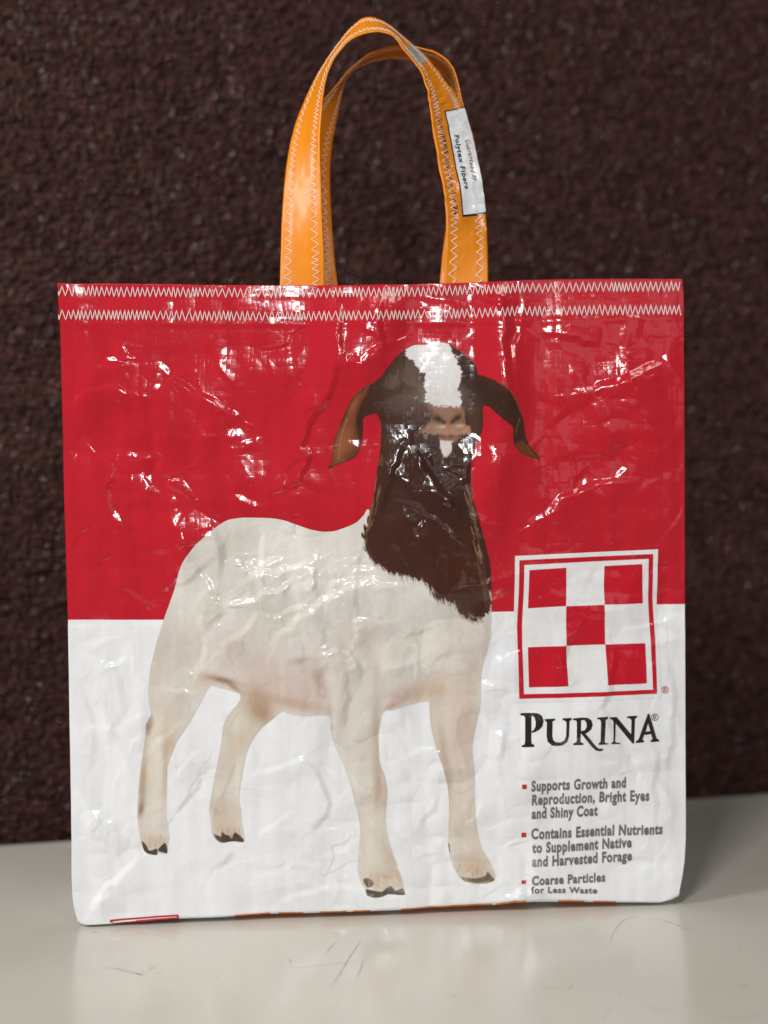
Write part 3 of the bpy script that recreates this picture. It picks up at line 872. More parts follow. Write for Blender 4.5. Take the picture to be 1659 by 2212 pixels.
# body
blob((620, 220), 420, 150, 10, (228, 224, 216), 0.9)
blob((820, 300), 200, 130, -20, (226, 221, 212), 0.6)
blob((480, 230), 60, 120, 0, (203, 195, 182), 0.5)
blob((330, 330), 110, 170, 30, (205, 198, 186), 0.45)
blob((130, 720), 55, 200, 8, (198, 187, 171), 0.65)
blob((250, 640), 70, 110, 30, (200, 184, 170), 0.5)
blob((470, 650), 95, 70, 20, (193, 174, 162), 0.55)
blob((560, 720), 130, 70, 10, (205, 186, 176), 0.6)
blob((640, 520), 120, 90, 0, (205, 196, 183), 0.5)
blob((660, 820), 210, 80, 14, (206, 183, 173), 0.8)
blob((790, 770), 65, 75, -30, (202, 178, 168), 0.7)
blob((760, 715), 50, 16, -12, (176, 148, 136), 0.7)
blob((840, 810), 22, 70, -18, (178, 146, 130), 0.75)
blob((740, 905), 170, 30, 12, (190, 154, 134), 0.7)
blob((560, 860), 60, 45, 35, (186, 150, 128), 0.6)
blob((410, 800), 75, 14, 12, (146, 100, 62), 0.9)
blob((465, 830), 45, 12, 35, (140, 98, 64), 0.7)
blob((340, 800), 60, 50, 0, (196, 174, 156), 0.5)
blob((960, 640), 130, 90, -15, (210, 200, 188), 0.5)
blob((900, 560), 80, 60, 0, (200, 190, 178), 0.4)
blob((1210, 640), 230, 160, 0, (223, 217, 207), 0.7)
blob((1040, 820), 110, 110, 0, (219, 212, 199), 0.6)
blob((940, 860), 16, 110, 4, (190, 174, 154), 0.6)
blob((1020, 640), 18, 120, 40, (196, 184, 170), 0.5)
blob((1330, 850), 100, 44, -6, (192, 168, 132), 0.9)
blob((1200, 870), 85, 36, -12, (194, 160, 148), 0.8)
blob((1360, 800), 90, 34, 0, (200, 176, 158), 0.6)
blob((1150, 915), 45, 16, -25, (170, 132, 112), 0.7)
blob((1500, 760), 60, 170, 6, (198, 178, 166), 0.7)
blob((1560, 600), 24, 150, 4, (194, 178, 164), 0.6)
blob((1450, 560), 60, 70, 0, (200, 188, 174), 0.45)
# legs
blob((930, 700), 26, 90, 14, (196, 182, 166), 0.55)
blob((1085, 760), 22, 120, 0, (206, 193, 176), 0.5)
blob((1130, 700), 50, 60, 20, (228, 222, 212), 0.5)
blob((300, 560), 60, 110, 25, (228, 223, 213), 0.5)
blob((380, 470), 26, 120, 24, (205, 195, 182), 0.5)
blob((560, 420), 26, 90, -30, (208, 199, 186), 0.5)
blob((760, 600), 120, 60, -8, (224, 217, 208), 0.5)
blob((1000, 480), 40, 120, -28, (208, 199, 187), 0.5)
blob((1430, 300), 110, 330, -6, (209, 193, 179), 0.85, A4)
blob((1470, 200), 40, 160, 0, (190, 166, 150), 0.6, A4)
blob((1385, 400), 20, 200, -8, (184, 158, 138), 0.6, A4)
blob((1460, 640), 60, 150, -4, (212, 198, 182), 0.7, A4)
blob((1500, 800), 80, 90, -10, (212, 198, 182), 0.7, A4)
blob((990, 320), 90, 240, -16, (216, 210, 197), 0.8, A4)
blob((1085, 300), 20, 220, -2, (192, 166, 146), 0.7, A4)
blob((1100, 520), 34, 90, 4, (196, 172, 150), 0.7, A4)
blob((1050, 540), 50, 26, 0, (196, 170, 150), 0.5, A4)
blob((1080, 740), 70, 130, 0, (213, 204, 188), 0.7, A4)
blob((1150, 820), 34, 110, -20, (196, 172, 142), 0.7, A4)
blob((560, 150), 70, 60, 30, (166, 124, 82), 0.85, A4)
blob((600, 180), 50, 50, 40, (160, 118, 78), 0.5, A4)
blob((450, 330), 70, 230, 14, (210, 200, 184), 0.8, A4)
blob((500, 300), 40, 90, 30, (196, 176, 146), 0.6, A4)
blob((430, 620), 70, 70, 0, (206, 188, 164), 0.7, A4)
blob((395, 590), 30, 40, 30, (180, 156, 128), 0.5, A4)
blob((190, 200), 70, 120, 20, (208, 192, 172), 0.7, A4)
blob((110, 420), 45, 230, 3, (217, 207, 190), 0.8, A4)
blob((70, 480), 17, 150, 4, (176, 144, 106), 0.75, A4)
blob((95, 230), 16, 40, 10, (150, 112, 76), 0.8, A4)
blob((62, 590), 12, 34, 10, (140, 100, 66), 0.8, A4)
blob((168, 420), 14, 150, 2, (190, 162, 128), 0.6, A4)
blob((190, 310), 22, 50, 20, (190, 160, 130), 0.6, A4)
stroke([(470, 400), (450, 450), (430, 500), (415, 540)], 1.5, (166, 138, 108), 0.4, A4, 5.0)
stroke([(485, 165), (455, 220), (440, 260)], 1.5, (180, 152, 120), 0.35, A4, 5.0)
for p, rx, ry in (((125, 735), 66, 34), ((440, 690), 70, 36), ((1110, 900), 90, 60), ((1520, 860), 84, 56)):
    blob(p, rx, ry, 10, (190, 160, 126), 0.6, A4)
for k in range(70):     # wisps of hair above the hooves
    cx, cy, ww = [(125, 735, 50), (440, 700, 56), (1110, 905, 80), (1520, 870, 70)][k % 4]
    x0 = cx + rng.uniform(-ww, ww); y0 = cy + rng.uniform(-40, 10); L = rng.uniform(18, 42); sl = (x0 - cx) * 0.3 + rng.uniform(-6, 6)
    stroke([(x0, y0), (x0 + sl * 0.5, y0 + L * 0.6), (x0 + sl, y0 + L)], 0.7, [(226, 206, 176), (150, 112, 76), (206, 176, 140)][k % 3], 0.65, A4, 0.8)
for pts, w_, rgb, a_ in (([(885, 200), (900, 320), (945, 430), (985, 520), (1010, 620), (1018, 700)], 1.6, (188, 170, 150), 0.5), ([(1098, 200), (1096, 300), (1104, 400), (1126, 480), (1130, 560), (1124, 650)], 2.0, (176, 146, 124), 0.6),
    ([(1010, 470), (1050, 500), (1110, 490)], 1.4, (190, 166, 146), 0.5), ([(1010, 560), (1060, 590), (1120, 570)], 1.6, (184, 158, 138), 0.5), ([(1060, 250), (1040, 360), (1050, 440)], 2.0, (200, 184, 166), 0.4),
    ([(1318, 140), (1332, 280), (1380, 420), (1400, 540), (1400, 680)], 1.8, (178, 150, 130), 0.55), ([(1530, 150), (1505, 280), (1512, 420), (1514, 600), (1530, 710)], 1.6, (178, 152, 132), 0.5), ([(1440, 200), (1430, 330), (1450, 430)], 2.2, (188, 162, 144), 0.4),
    ([(1400, 500), (1450, 520), (1505, 490)], 1.6, (178, 150, 132), 0.45), ([(300, 165), (250, 250), (205, 330), (176, 420), (174, 540)], 1.8, (186, 158, 132), 0.5), ([(150, 200), (140, 320), (125, 430), (120, 560)], 2.4, (226, 218, 204), 0.5),
    ([(640, 190), (580, 240), (540, 300), (510, 400), (495, 500), (496, 600)], 1.6, (184, 154, 122), 0.5), ([(475, 145), (425, 230), (405, 340), (380, 460), (365, 580)], 1.4, (182, 156, 128), 0.5), ([(90, 230), (130, 260), (180, 250)], 1.6, (196, 176, 154), 0.5)):
    stroke(pts, w_ * 1.2, rgb, a_ * 0.62, A4, 6.0)
for k in range(420):
    x0 = rng.uniform(110, 1560); y0 = rng.uniform(560, 920)
    stroke([(x0, y0), (x0 + rng.uniform(-4, 4), y0 + rng.uniform(10, 26))], 0.35, [(232, 227, 219), (196, 180, 164), (206, 190, 176)][k % 3], 0.35, A3, 0.7)
for k in range(420):
    x0 = rng.uniform(45, 1600); y0 = rng.uniform(60, 900)
    stroke([(x0, y0), (x0 + rng.uniform(-5, 5), y0 + rng.uniform(12, 30))], 0.35, [(230, 223, 212), (184, 164, 142), (200, 182, 162)][k % 3], 0.38, A4, 0.7)
HF = (58, 40, 28)
area(A8([(190,868),(225,885),(265,940),(285,985),(330,985),(388,962),(405,1005),(388,1052),(330,1047),(255,1025),(215,980)]), HF, 0.95, 1.0)
area(A8([(408,970),(485,892),(512,900),(532,980),(527,1032),(480,1018),(418,1003)]), (52, 28, 22), 0.95, 1.0)
area(A8([(1130,760),(1180,785),(1235,800),(1240,735),(1285,775),(1340,790),(1368,832),(1385,785),(1415,745),(1470,780),(1530,840),(1530,878),(1470,870),(1380,865),(1280,887),(1200,870),(1150,815)]), HF, 0.95, 1.0)
area(A4([(1028,900),(1045,889),(1072,905),(1070,925),(1045,932)]), (84, 58, 40), 0.9, 1.5)
area(A4([(1040,938),(1075,945),(1110,950),(1132,932),(1150,925),(1170,945),(1200,935),(1212,965),(1140,962),(1110,975),(1075,978),(1046,967)]), (66, 54, 40), 0.95, 1.2)
area(A4([(1455,885),(1500,892),(1540,888),(1560,880),(1570,862),(1592,888),(1602,900),(1570,914),(1520,918),(1472,908)]), (92, 72, 50), 0.9, 1.5)
stroke([(1480, 908), (1530, 912), (1575, 905)], 0.8, (210, 190, 160), 0.8, A4, 0.8)
area(A4([(1396,740),(1404,745),(1407,780),(1400,780)]), (40, 26, 20), 0.9, 1.0)

# dark head and neck with a furry lower border
inh = inside(HEADS, gx, gy)
blend(sstep(0.8, 2.2, sdf(BODYS, gx, gy)), (70, 43, 34))
area(HEAD, (70, 43, 34), 1.0, 1.6, fur=4.2, fs=(2.4, 16.0), slant=-0.35, smooth=True)
hd = sstep(1.0, -1.0, sdf(HEADS, gx, gy) + 0.0)
def hblob(p, rx, ry, rot, rgb, a):
    global C
    C0 = C.copy(); blob(p, rx, ry, rot, rgb, a, A2); C = C0 * (1 - hd[:, None]) + C * hd[:, None]
hblob((640, 420), 170, 190, 10, (96, 74, 60), 0.75)
hblob((700, 470), 60, 150, 12, (108, 86, 70), 0.45)
hblob((620, 300), 90, 60, -30, (96, 82, 66), 0.5)
hblob((640, 640), 140, 90, 0, (66, 46, 40), 0.6)
hblob((1120, 640), 60, 160, 0, (84, 64, 54), 0.6)
hblob((1090, 330), 60, 150, -20, (50, 32, 28), 0.6)
hblob((800, 1000), 260, 220, 0, (58, 34, 29), 0.8)
hblob((720, 1500), 300, 220, 20, (70, 38, 29), 0.7)
hblob((1020, 1700), 160, 260, -10, (78, 40, 29), 0.7)
hblob((900, 1300), 180, 120, 0, (56, 33, 28), 0.6)
hblob((1270, 480), 150, 70, 35, (50, 36, 32), 0.7)
for k in range(120):     # pale guard hairs along the sides of the neck
    f = rng.random()
    if k % 3:
        x0 = np.interp(f, [0, .25, .5, 1], [1090, 1115, 1160, 1240]) + rng.uniform(-40, 12); y0 = 1120 + f * 830
        rgb = [(168, 128, 100), (140, 100, 76), (186, 150, 122)][k % 3] if f < 0.6 else (120, 78, 58)
        stroke([(x0, y0), (x0 + 10, y0 + 36), (x0 + 26, y0 + rng.uniform(55, 100))], 0.55, rgb, 0.55, A2, 0.7)
    else:
        x0 = np.interp(f, [0, .4, .7, 1], [440, 418, 385, 345]) + rng.uniform(-4, 40); y0 = 900 + f * 560
        stroke([(x0, y0), (x0 - 6, y0 + 36), (x0 - 14, y0 + rng.uniform(50, 90))], 0.55, (150, 112, 84), 0.5, A2, 0.7)
for k in range(260):     # hair tips along the ragged border
    bp_ = [(340,1500),(355,1590),(420,1690),(520,1755),(640,1775),(720,1800),(790,1830),(830,1925),(900,1950),(1000,1985),(1030,2045),(1110,2100),(1200,2075)]
    f = rng.random() * (len(bp_) - 1); i = int(f); f -= i
    x0 = bp_[i][0] * (1 - f) + bp_[i + 1][0] * f + rng.uniform(-12, 12); y0 = bp_[i][1] * (1 - f) + bp_[i + 1][1] * f - rng.uniform(5, 40)
    L = rng.uniform(25, 62)
    stroke([(x0, y0), (x0 + 6, y0 + L * 0.5), (x0 + rng.uniform(6, 22), y0 + L)], 0.45, (96, 58, 42) if k % 3 else (62, 36, 28), 0.75, A2, 0.6)
# ears
area(A2([(330,440),(375,400),(345,480),(300,560),(282,650),(288,760),(310,830),(275,905),(180,952),(92,992),(118,900),(128,800),(180,680),(240,550)]), (126, 70, 46), 0.85, 3.5, fur=1.5, clip=hd)
hblob((180, 820), 60, 130, 15, (160, 96, 62), 0.6)
hblob((300, 640), 26, 110, 8, (62, 40, 32), 0.8)
hblob((260, 540), 26, 90, 25, (158, 92, 60), 0.7)
hblob((250, 900), 70, 26, -30, (84, 54, 38), 0.6)
stroke([(150, 930), (160, 850), (175, 760), (215, 640)], 0.9, (176, 126, 84), 0.6, A2, 1.2)
stroke([(96, 992), (190, 958), (270, 922), (310, 860)], 0.8, (52, 34, 26), 0.7, A2, 1.0)
area(A2([(1425,830),(1480,800),(1540,860),(1600,930),(1500,905),(1450,880)]), (112, 64, 36), 0.8, 3.0, clip=hd)
stroke([(1290, 378), (1370, 428), (1430, 512), (1470, 600)], 0.8, (150, 96, 60), 0.7, A2, 1.0)
stroke([(480, 315), (400, 386), (330, 422), (270, 472)], 0.8, (140, 92, 60), 0.6, A2, 1.0)
stroke([(1465, 640), (1440, 700), (1432, 760)], 0.7, (150, 104, 70), 0.7, A2, 1.0)
# blaze
area(A2([(636,145),(700,100),(800,95),(860,82),(905,82),(955,100),(972,150),(1000,200),(1020,250),(1045,310),(1036,360),(1018,420),(1036,480),(1048,530),(1030,570),(940,560),(850,565),(810,540),(780,520),(785,460),(770,400),(785,350),(768,312),(730,290),(700,240),(650,200)]), (228, 225, 224), 1.0, 1.6, fur=3.0, fs=(6.0, 3.0), slant=0.5, clip=hd)
hblob((900, 470), 120, 80, 0, (212, 206, 202), 0.5)
for k in range(60):
    x0 = rng.uniform(790, 1030); y0 = rng.uniform(370, 550)
    stroke([(x0, y0), (x0 - 4, y0 + 16)], 0.5, (178, 168, 160), 0.4, A2, 0.7)
# muzzle
area(A2([(806,545),(860,558),(950,558),(1040,562),(1060,620),(1062,680),(1108,705),(1100,742),(1040,765),(960,768),(880,762),(810,752),(750,740),(760,718),(800,690),(815,640),(804,590)]), (152, 114, 90), 1.0, 3.2, fur=3.2)
hblob((815, 600), 34, 54, 0, (92, 66, 52), 0.75)
hblob((940, 585), 120, 24, 0, (150, 110, 84), 0.6)
area(A2([(790,728),(820,704),(870,688),(930,690),(990,688),(1050,690),(1092,710),(1084,738),(1040,760),(960,764),(880,758),(810,748)]), (176, 134, 108), 0.6, 4.0, fur=2.4)
hblob((1080, 720), 18, 14, -20, (194, 150, 112), 0.6)
hblob((905, 700), 26, 12, 0, (222, 198, 178), 0.8)
hblob((1030, 695), 24, 12, 0, (216, 190, 168), 0.7)
hblob((945, 720), 24, 44, 0, (176, 118, 98), 0.85)
hblob((800, 728), 46, 18, 0, (134, 88, 68), 0.7)
hblob((868, 645), 52, 30, 28, (58, 42, 33), 1.0)
hblob((1008, 638), 44, 26, -38, (56, 40, 32), 1.0)
hblob((915, 668), 22, 12, 25, (48, 34, 27), 0.9)
hblob((975, 664), 20, 12, -35, (48, 34, 27), 0.9)
stroke([(855, 596), (900, 618), (942, 672)], 0.7, (164, 124, 98), 0.4, A2, 2.2)
stroke([(1036, 580), (1000, 604), (955, 668)], 0.7, (168, 126, 100), 0.4, A2, 2.2)
stroke([(840, 680), (880, 694), (930, 692)], 0.8, (170, 130, 104), 0.6, A2, 1.4)
stroke([(1058, 600), (1064, 650), (1062, 690)], 0.5, (190, 150, 116), 0.5, A2, 1.6)
stroke([(950, 690), (952, 730), (952, 765)], 0.4, (104, 62, 50), 0.7, A2, 0.8)
stroke([(850, 764), (900, 770), (950, 766), (1000, 770), (1050, 762)], 0.6, (84, 48, 38), 0.75, A2, 1.4)
area(A2([(880,775),(950,774),(1035,770),(1010,800),(970,822),(900,822),(876,795)]), (140, 94, 74), 0.85, 3.2, fur=2.0)
hblob((985, 785), 30, 10, 0, (150, 104, 86), 0.6)
area(A2([(890,806),(975,806),(962,868),(942,912),(915,920),(892,884)]), (218, 206, 200), 0.97, 2.0, fur=2.2)
for k in range(40):
    x0 = rng.uniform(780, 1080); y0 = rng.uniform(560, 750)
    stroke([(x0, y0), (x0 + (x0 - 940) * 0.06, y0 + rng.uniform(6, 16))], 0.4, [(168, 128, 98), (92, 62, 46)][k % 2], 0.45, A2, 0.6)
C *= (1 + 0.035 * hair + 0.05 * fbm(gx / 9, gy / 9, 60))[:, None]
C = np.clip(C, 0.004, 0.9)
P, nn = on_front(u, v, 0.16)
mesh_obj('goat_picture', P, q, M_GOAT, bag, uv=np.c_[u, v], normals=nn, colors=C)

# ------------------------------------------------------------------ printed shapes: fill outlines with small triangles that follow the film
def fill_px(loops, step=1.1):
    """loops of photo px (even-odd) -> panel mm points and triangles"""
    L2 = []
    for lp in loops:
        lp = np.asarray(lp, float)
        a, c = pxmm(lp[:, 0], lp[:, 1])
        Pm = np.c_[a, c]; o_ = []
        for i in range(len(Pm)):
            p, q_ = Pm[i], Pm[(i + 1) % len(Pm)]
            n = max(1, int(np.linalg.norm(q_ - p) / step))
            for k in range(n): o_.append(p + (q_ - p) * k / n)
        L2.append(np.array(o_))
    vs = []; es = []
    for lp in L2:
        b0 = len(vs); vs += [Vector(p) for p in lp]
        es += [(b0 + i, b0 + (i + 1) % len(lp)) for i in range(len(lp))]
    allp = np.vstack(L2); mn, mxx = allp.min(0), allp.max(0)
    X, Y = np.meshgrid(np.arange(mn[0], mxx[0], step), np.arange(mn[1], mxx[1], step))
    X = X.ravel(); Y = Y.ravel(); k = np.zeros(len(X), bool); dmin = np.full(len(X), 1e9)
    for lp in L2:
        k ^= inside(lp, X, Y); dmin = np.minimum(dmin, seg_dist(lp, X, Y))
    k &= dmin > step * 0.45
    vs += [Vector((x, y)) for x, y in zip(X[k], Y[k])]
    ov, oe, of, *_ = delaunay_2d_cdt(vs, es, [], 0, 1e-5)
    ov = np.array([tuple(p) for p in ov]); of = np.array([f for f in of if len(f) == 3])
    c = ov[of].mean(1); k = np.zeros(len(c), bool)
    for lp in L2: k ^= inside(lp, c[:, 0], c[:, 1])
    of = of[k]
    A = ov[of]
    ar = (A[:, 1, 0] - A[:, 0, 0]) * (A[:, 2, 1] - A[:, 0, 1]) - (A[:, 1, 1] - A[:, 0, 1]) * (A[:, 2, 0] - A[:, 0, 0])
    of[ar < 0] = of[ar < 0][:, ::-1]
    return ov, of[np.abs(ar) > 1e-7]

def print_shape(name, groups, mats, parent, lift):
    """groups: list of (loops, material index)"""
    vv, ff, ii = [], [], []
    n = 0
    for loops, k in groups:
        a, f = fill_px(loops)
        vv.append(a); ff.append(f + n); ii += [k] * len(f); n += len(a)
    a = np.vstack(vv)
    P, nn = on_front(a[:, 0], a[:, 1], lift)
    return mesh_obj(name, P, np.vstack(ff), mats, parent, uv=a, normals=nn, mat_idx=ii)

def A5(p): return np.array([(1069.8 + x * .26455, 1152.0 + y * .26455) for x, y in p])
def A6(p): return np.array([(1069.8 + x * .26455, 1508.7 + y * .26455) for x, y in p])
emblem = print_shape('checkerboard_emblem', [([A5([(155,182),(1327,130),(1323,350),(1318,585),(1330,850),(1345,1337),(150,1375),(150,700),(147,640),(152,400)])], 0)], [M_LOGOW], bag, 0.16)
frame_o = A5([(190,217),(1287,168),(1284,380),(1282,520),(1300,850),(1310,1303),(187,1342),(180,1000),(172,760),(186,450)])
frame_i = A5([(230,255),(1250,207),(1248,380),(1246,520),(1262,850),(1277,1270),(226,1305),(215,950),(212,760),(226,450)])
sq = [[(272,297),(574,279),(574,440),(569,589),(420,597),(260,608)], [(890,267),(1197,250),(1198,410),(1203,570),(1040,576),(888,579),(883,420)],
      [(571,591),(886,581),(889,902),(572,911),(570,760)], [(260,925),(570,913),(575,1080),(584,1238),(267,1250)], [(891,904),(1217,893),(1223,1050),(1227,1218),(905,1230),(900,1070)]]
print_shape('emblem_checks', [([frame_o, frame_i], 0)] + [([A5(p)], 0) for p in sq], [M_LOGO], emblem, 0.26)

def ring_px(c, r0, r1, n=36):
    a = np.linspace(0, 2 * np.pi, n, endpoint=False)
    return [np.c_[c[0] + r0 * np.cos(a), c[1] + r0 * np.sin(a)], np.c_[c[0] + r1 * np.cos(a), c[1] + r1 * np.sin(a)]]
def letter_R(c, s_):
    o_ = [(-.34,.5),(-.34,-.5),(.08,-.5),(.3,-.4),(.34,-.2),(.26,-.02),(.1,.06),(.36,.5),(.18,.5),(-.06,.1),(-.18,.1),(-.18,.5)]
    h_ = [(-.18,-.36),(.06,-.36),(.17,-.3),(.17,-.14),(.06,-.05),(-.18,-.05)]
    return [np.array([(c[0] + x * s_, c[1] + y * s_) for x, y in o_]), np.array([(c[0] + x * s_, c[1] + y * s_) for x, y in h_])]
c = A5([(1376, 1271)])[0]
print_shape('registered_mark', [(ring_px(c, 7.7, 6.3), 0), (letter_R(c, 9.6), 0)], [M_LOGO], bag, 0.16)

P_ = [(197,112),(230,108),(300,105),(340,110),(370,130),(382,170),(372,210),(345,240),(310,258),(281,263),(284,250),(300,243),(315,215),(318,180),(310,145),(298,130),(284,130),(282,200),(279,330),(283,352),(303,358),(302,375),(204,381),(205,365),(225,358),(230,330),(234,150),(226,130),(197,128)]
U_ = [(391,155),(474,150),(474,163),(454,172),(450,290),(458,325),(480,340),(515,340),(545,325),(560,290),(565,180),(555,166),(533,160),(535,146),(608,143),(607,157),(590,168),(583,290),(570,335),(535,362),(490,370),(445,365),(412,335),(404,290),(408,185),(400,170),(390,167)]
R_o = [(618,147),(690,138),(735,140),(765,160),(775,195),(765,230),(735,258),(715,267),(760,320),(800,370),(825,390),(862,392),(860,405),(835,412),(800,405),(765,372),(700,290),(677,264),(675,335),(700,347),(697,360),(618,363),(620,348),(645,335),(648,175),(640,162),(618,160)]
R_h = [(682,160),(708,158),(725,180),(726,215),(710,240),(680,247)]
I_ = [(812,138),(900,132),(900,148),(880,160),(872,335),(880,345),(902,348),(902,356),(825,360),(822,347),(838,335),(842,175),(835,155),(812,150)]
N_ = [(918,140),(975,138),(1095,280),(1098,165),(1085,152),(1060,148),(1062,135),(1145,130),(1145,146),(1128,155),(1120,355),(1105,355),(967,190),(960,335),(975,345),(1003,347),(1003,356),(927,356),(928,346),(945,335),(948,175),(935,158),(918,152)]
A_o = [(1235,118),(1248,118),(1310,320),(1330,332),(1332,345),(1258,348),(1258,335),(1275,325),(1263,284),(1205,288),(1190,325),(1203,337),(1202,348),(1132,352),(1133,340),(1157,322)]
A_h = [(1216,262),(1257,259),(1238,196)]
c = A6([(1294, 146)])[0]
print_shape('name_lettering', [([A6(P_)], 0), ([A6(U_)], 0), ([A6(R_o), A6(R_h)], 0), ([A6(I_)], 0), ([A6(N_)], 0), ([A6(A_o), A6(A_h)], 0),
     (ring_px(c, 7.8, 6.5), 0), (letter_R(c, 9.4), 0)], [M_BLACK], bag, 0.16)

# text from the built-in font, as flat triangles in units of its own em
def text_tris(body, bold=0.0, shear=0.0, maxlen=0.2):
    cu = bpy.data.curves.new('lettering', 'FONT')
    cu.body = body; cu.size = 1.0; cu.offset = bold; cu.shear = shear; cu.resolution_u = 4; cu.space_character = 1.13; cu.fill_mode = 'FRONT'
    o = bpy.data.objects.new('lettering', cu); col.objects.link(o)
    bpy.context.view_layer.update()
    dg = bpy.context.evaluated_depsgraph_get()
    me = bpy.data.meshes.new_from_object(o.evaluated_get(dg))
    bm = bmesh.new(); bm.from_mesh(me)
    bmesh.ops.triangulate(bm, faces=bm.faces[:])
    for k in range(6):
        es = [e for e in bm.edges if e.calc_length() > maxlen]
        if not es: break
        bmesh.ops.subdivide_edges(bm, edges=es, cuts=1)
        bmesh.ops.triangulate(bm, faces=bm.faces[:])
    bm.verts.index_update()
    vs = np.array([tuple(v_.co)[:2] for v_ in bm.verts]); fs = np.array([[v_.index for v_ in f.verts] for f in bm.faces])
    bm.free(); bpy.data.meshes.remove(me); bpy.data.objects.remove(o, do_unlink=True); bpy.data.curves.remove(cu)
    return vs, fs

def line_px(body, p0, p1, cap, bold=0.012):
    """text whose baseline runs p0 -> p1 (photo px) with given capital height"""
    vs, fs = text_tris(body, bold)
    mn, mxx = vs[:, 0].min(), vs[:, 0].max()
    p0 = np.array(p0, float); p1 = np.array(p1, float)
    d = p1 - p0
    upv = np.array([0.012, -1.0]) * cap / 0.729
    return p0 + np.outer((vs[:, 0] - mn) / (mxx - mn), d) + np.outer(vs[:, 1], upv), fs
def print_text(name, lines, mat, parent, lift):
    vv, ff = [], []; n = 0
    for a in lines:
        p, f = line_px(*a); vv.append(p); ff.append(f + n); n += len(p)
    p = np.vstack(vv); u, v = pxmm(p[:, 0], p[:, 1])
    f = np.vstack(ff)
    A = np.c_[u, v][f]
    ar = (A[:, 1, 0] - A[:, 0, 0]) * (A[:, 2, 1] - A[:, 0, 1]) - (A[:, 1, 1] - A[:, 0, 1]) * (A[:, 2, 0] - A[:, 0, 0])
    f[ar < 0] = f[ar < 0][:, ::-1]
    P, nn = on_front(u, v, lift)
    return mesh_obj(name, P, f, mat, parent, uv=np.c_[u, v], normals=nn)
k6 = .26455
def L6(body, a, c_, cap, bold=0.043): return (body, A6([a])[0], A6([c_])[0], cap * k6 * 1.12, bold)
print_text('feature_lettering', [
    L6('Supports Growth and', (280, 737), (1058, 715), 76), L6('Reproduction, Bright Eyes', (288, 854), (1248, 823), 78), L6('and Shiny Coat', (288, 968), (832, 948), 78),
    L6('Contains Essential Nutrients', (288, 1136), (1362, 1100), 78), L6('to Supplement Native', (296, 1252), (1112, 1212), 76), L6('and Harvested Forage', (297, 1366), (1116, 1322), 76),
    L6('Coarse Particles', (296, 1518), (897, 1490), 66), L6('for Less Waste', (287, 1578), (830, 1587), 44)], M_GREY, bag, 0.16)
def rect6(x0, y0, x1, y1): return [A6([(x0, y0 + 1), (x1, y0 - 1), (x1, y1 - 1), (x0, y1 + 1)])]
for r_ in ((205, 682, 243, 720), (209, 1087, 248, 1127), (212, 1480, 250, 1510)):
    print_shape('bullet_mark', [(rect6(*r_), 0)], [M_LOGO], bag, 0.16)
def A9(p): return np.array(z3(p))
print_shape('folded_emblem', [([A9([(297,410),(640,383),(646,403),(634,404),(631,393),(420,409),(312,419),(313,424),(298,425)])], 0),
                              ([A9([(425,414),(520,407),(625,398),(628,404),(430,421)])], 0)], [M_LOGO], bag, 0.16)

# half-hidden line printed on the back, just above the front edge
vs, fs = text_tris('While Holding Wide Tape', 0.012)
x0, x1 = 1267., 1389.
fx = (vs[:, 0] - vs[:, 0].min()) / np.ptp(vs[:, 0])
S_ = (x0 + (x1 - x0) * fx - 125) / (1473 - 125)
tu, tv_, td = back_pt(S_, np.zeros(len(S_)))
tv_ = tv_ - 2.9 + vs[:, 1] / 0.729 * 2.2
P = BL + np.outer(tu, U) / 1000 + np.outer(tv_, V) / 1000 - np.outer(td - 0.00015 - 0.00025, N)
mesh_obj('back_lettering', P, fs, M_LOGOW, bag, uv=np.c_[tu, tv_])

# ------------------------------------------------------------------ stitching along the hem
def tubes(paths, r, sides=5):
    vs, fs = [], []
    for Pth, Nrm in paths:
        n = len(Pth); D = np.gradient(Pth, axis=0); D /= np.linalg.norm(D, axis=1)[:, None] + 1e-12
        X = np.cross(D, Nrm); X /= np.linalg.norm(X, axis=1)[:, None] + 1e-12
        b0 = len(vs) and sum(len(a) for a in vs)
        ang = np.linspace(0, 2 * np.pi, sides, endpoint=False)
        ring_ = Pth[:, None, :] + r * (np.cos(ang)[None, :, None] * X[:, None, :] + np.sin(ang)[None, :, None] * Nrm[:, None, :])
        vs.append(ring_.reshape(-1, 3))
        i = np.arange(n - 1)[:, None] * sides + np.arange(sides)[None, :]
        j = np.arange(n - 1)[:, None] * sides + (np.arange(sides)[None, :] + 1) % sides
        fs.append((np.stack([i, j, j + sides, i + sides], -1).reshape(-1, 4)) + b0)
    return np.vstack(vs), np.vstack(fs)
def zigzag(length, pitch, amp, jit=0.12):
    xs_, ys_ = [0.0], [0.0]; x = 0.6; sgn = 1
    drift = 0
    while x < length - 0.4:
        xs_.append(x); ys_.append(sgn * amp * (1 + rng.normal(0, jit * 0.6))); sgn = -sgn
        drift = 0.8 * drift + rng.normal(0, 0.10)
        x += pitch / 2 * (1 + np.clip(drift, -.3, .5) + rng.normal(0, jit))
    return np.array(xs_), np.array(ys_)
for yo in (15.5, 66.0):      # px below the edge
    zx, zy = zigzag(1344, 11.3, 11.0)
    k = 4                     # points per leg
    tt_ = np.arange(len(zx)); f = np.linspace(0, len(zx) - 1, (len(zx) - 1) * k + 1)
    px_ = 127 + np.interp(f, tt_, zx); py_ = byx(Te, px_) + yo + np.interp(f, tt_, zy)
    a, c_ = pxmm(px_, py_)
    P, nn = on_front(a, c_, 0.22)
    vs, fs = tubes([(P, nn)], 0.00026)
    mesh_obj('hem_stitching', vs, fs, M_THREAD, bag)

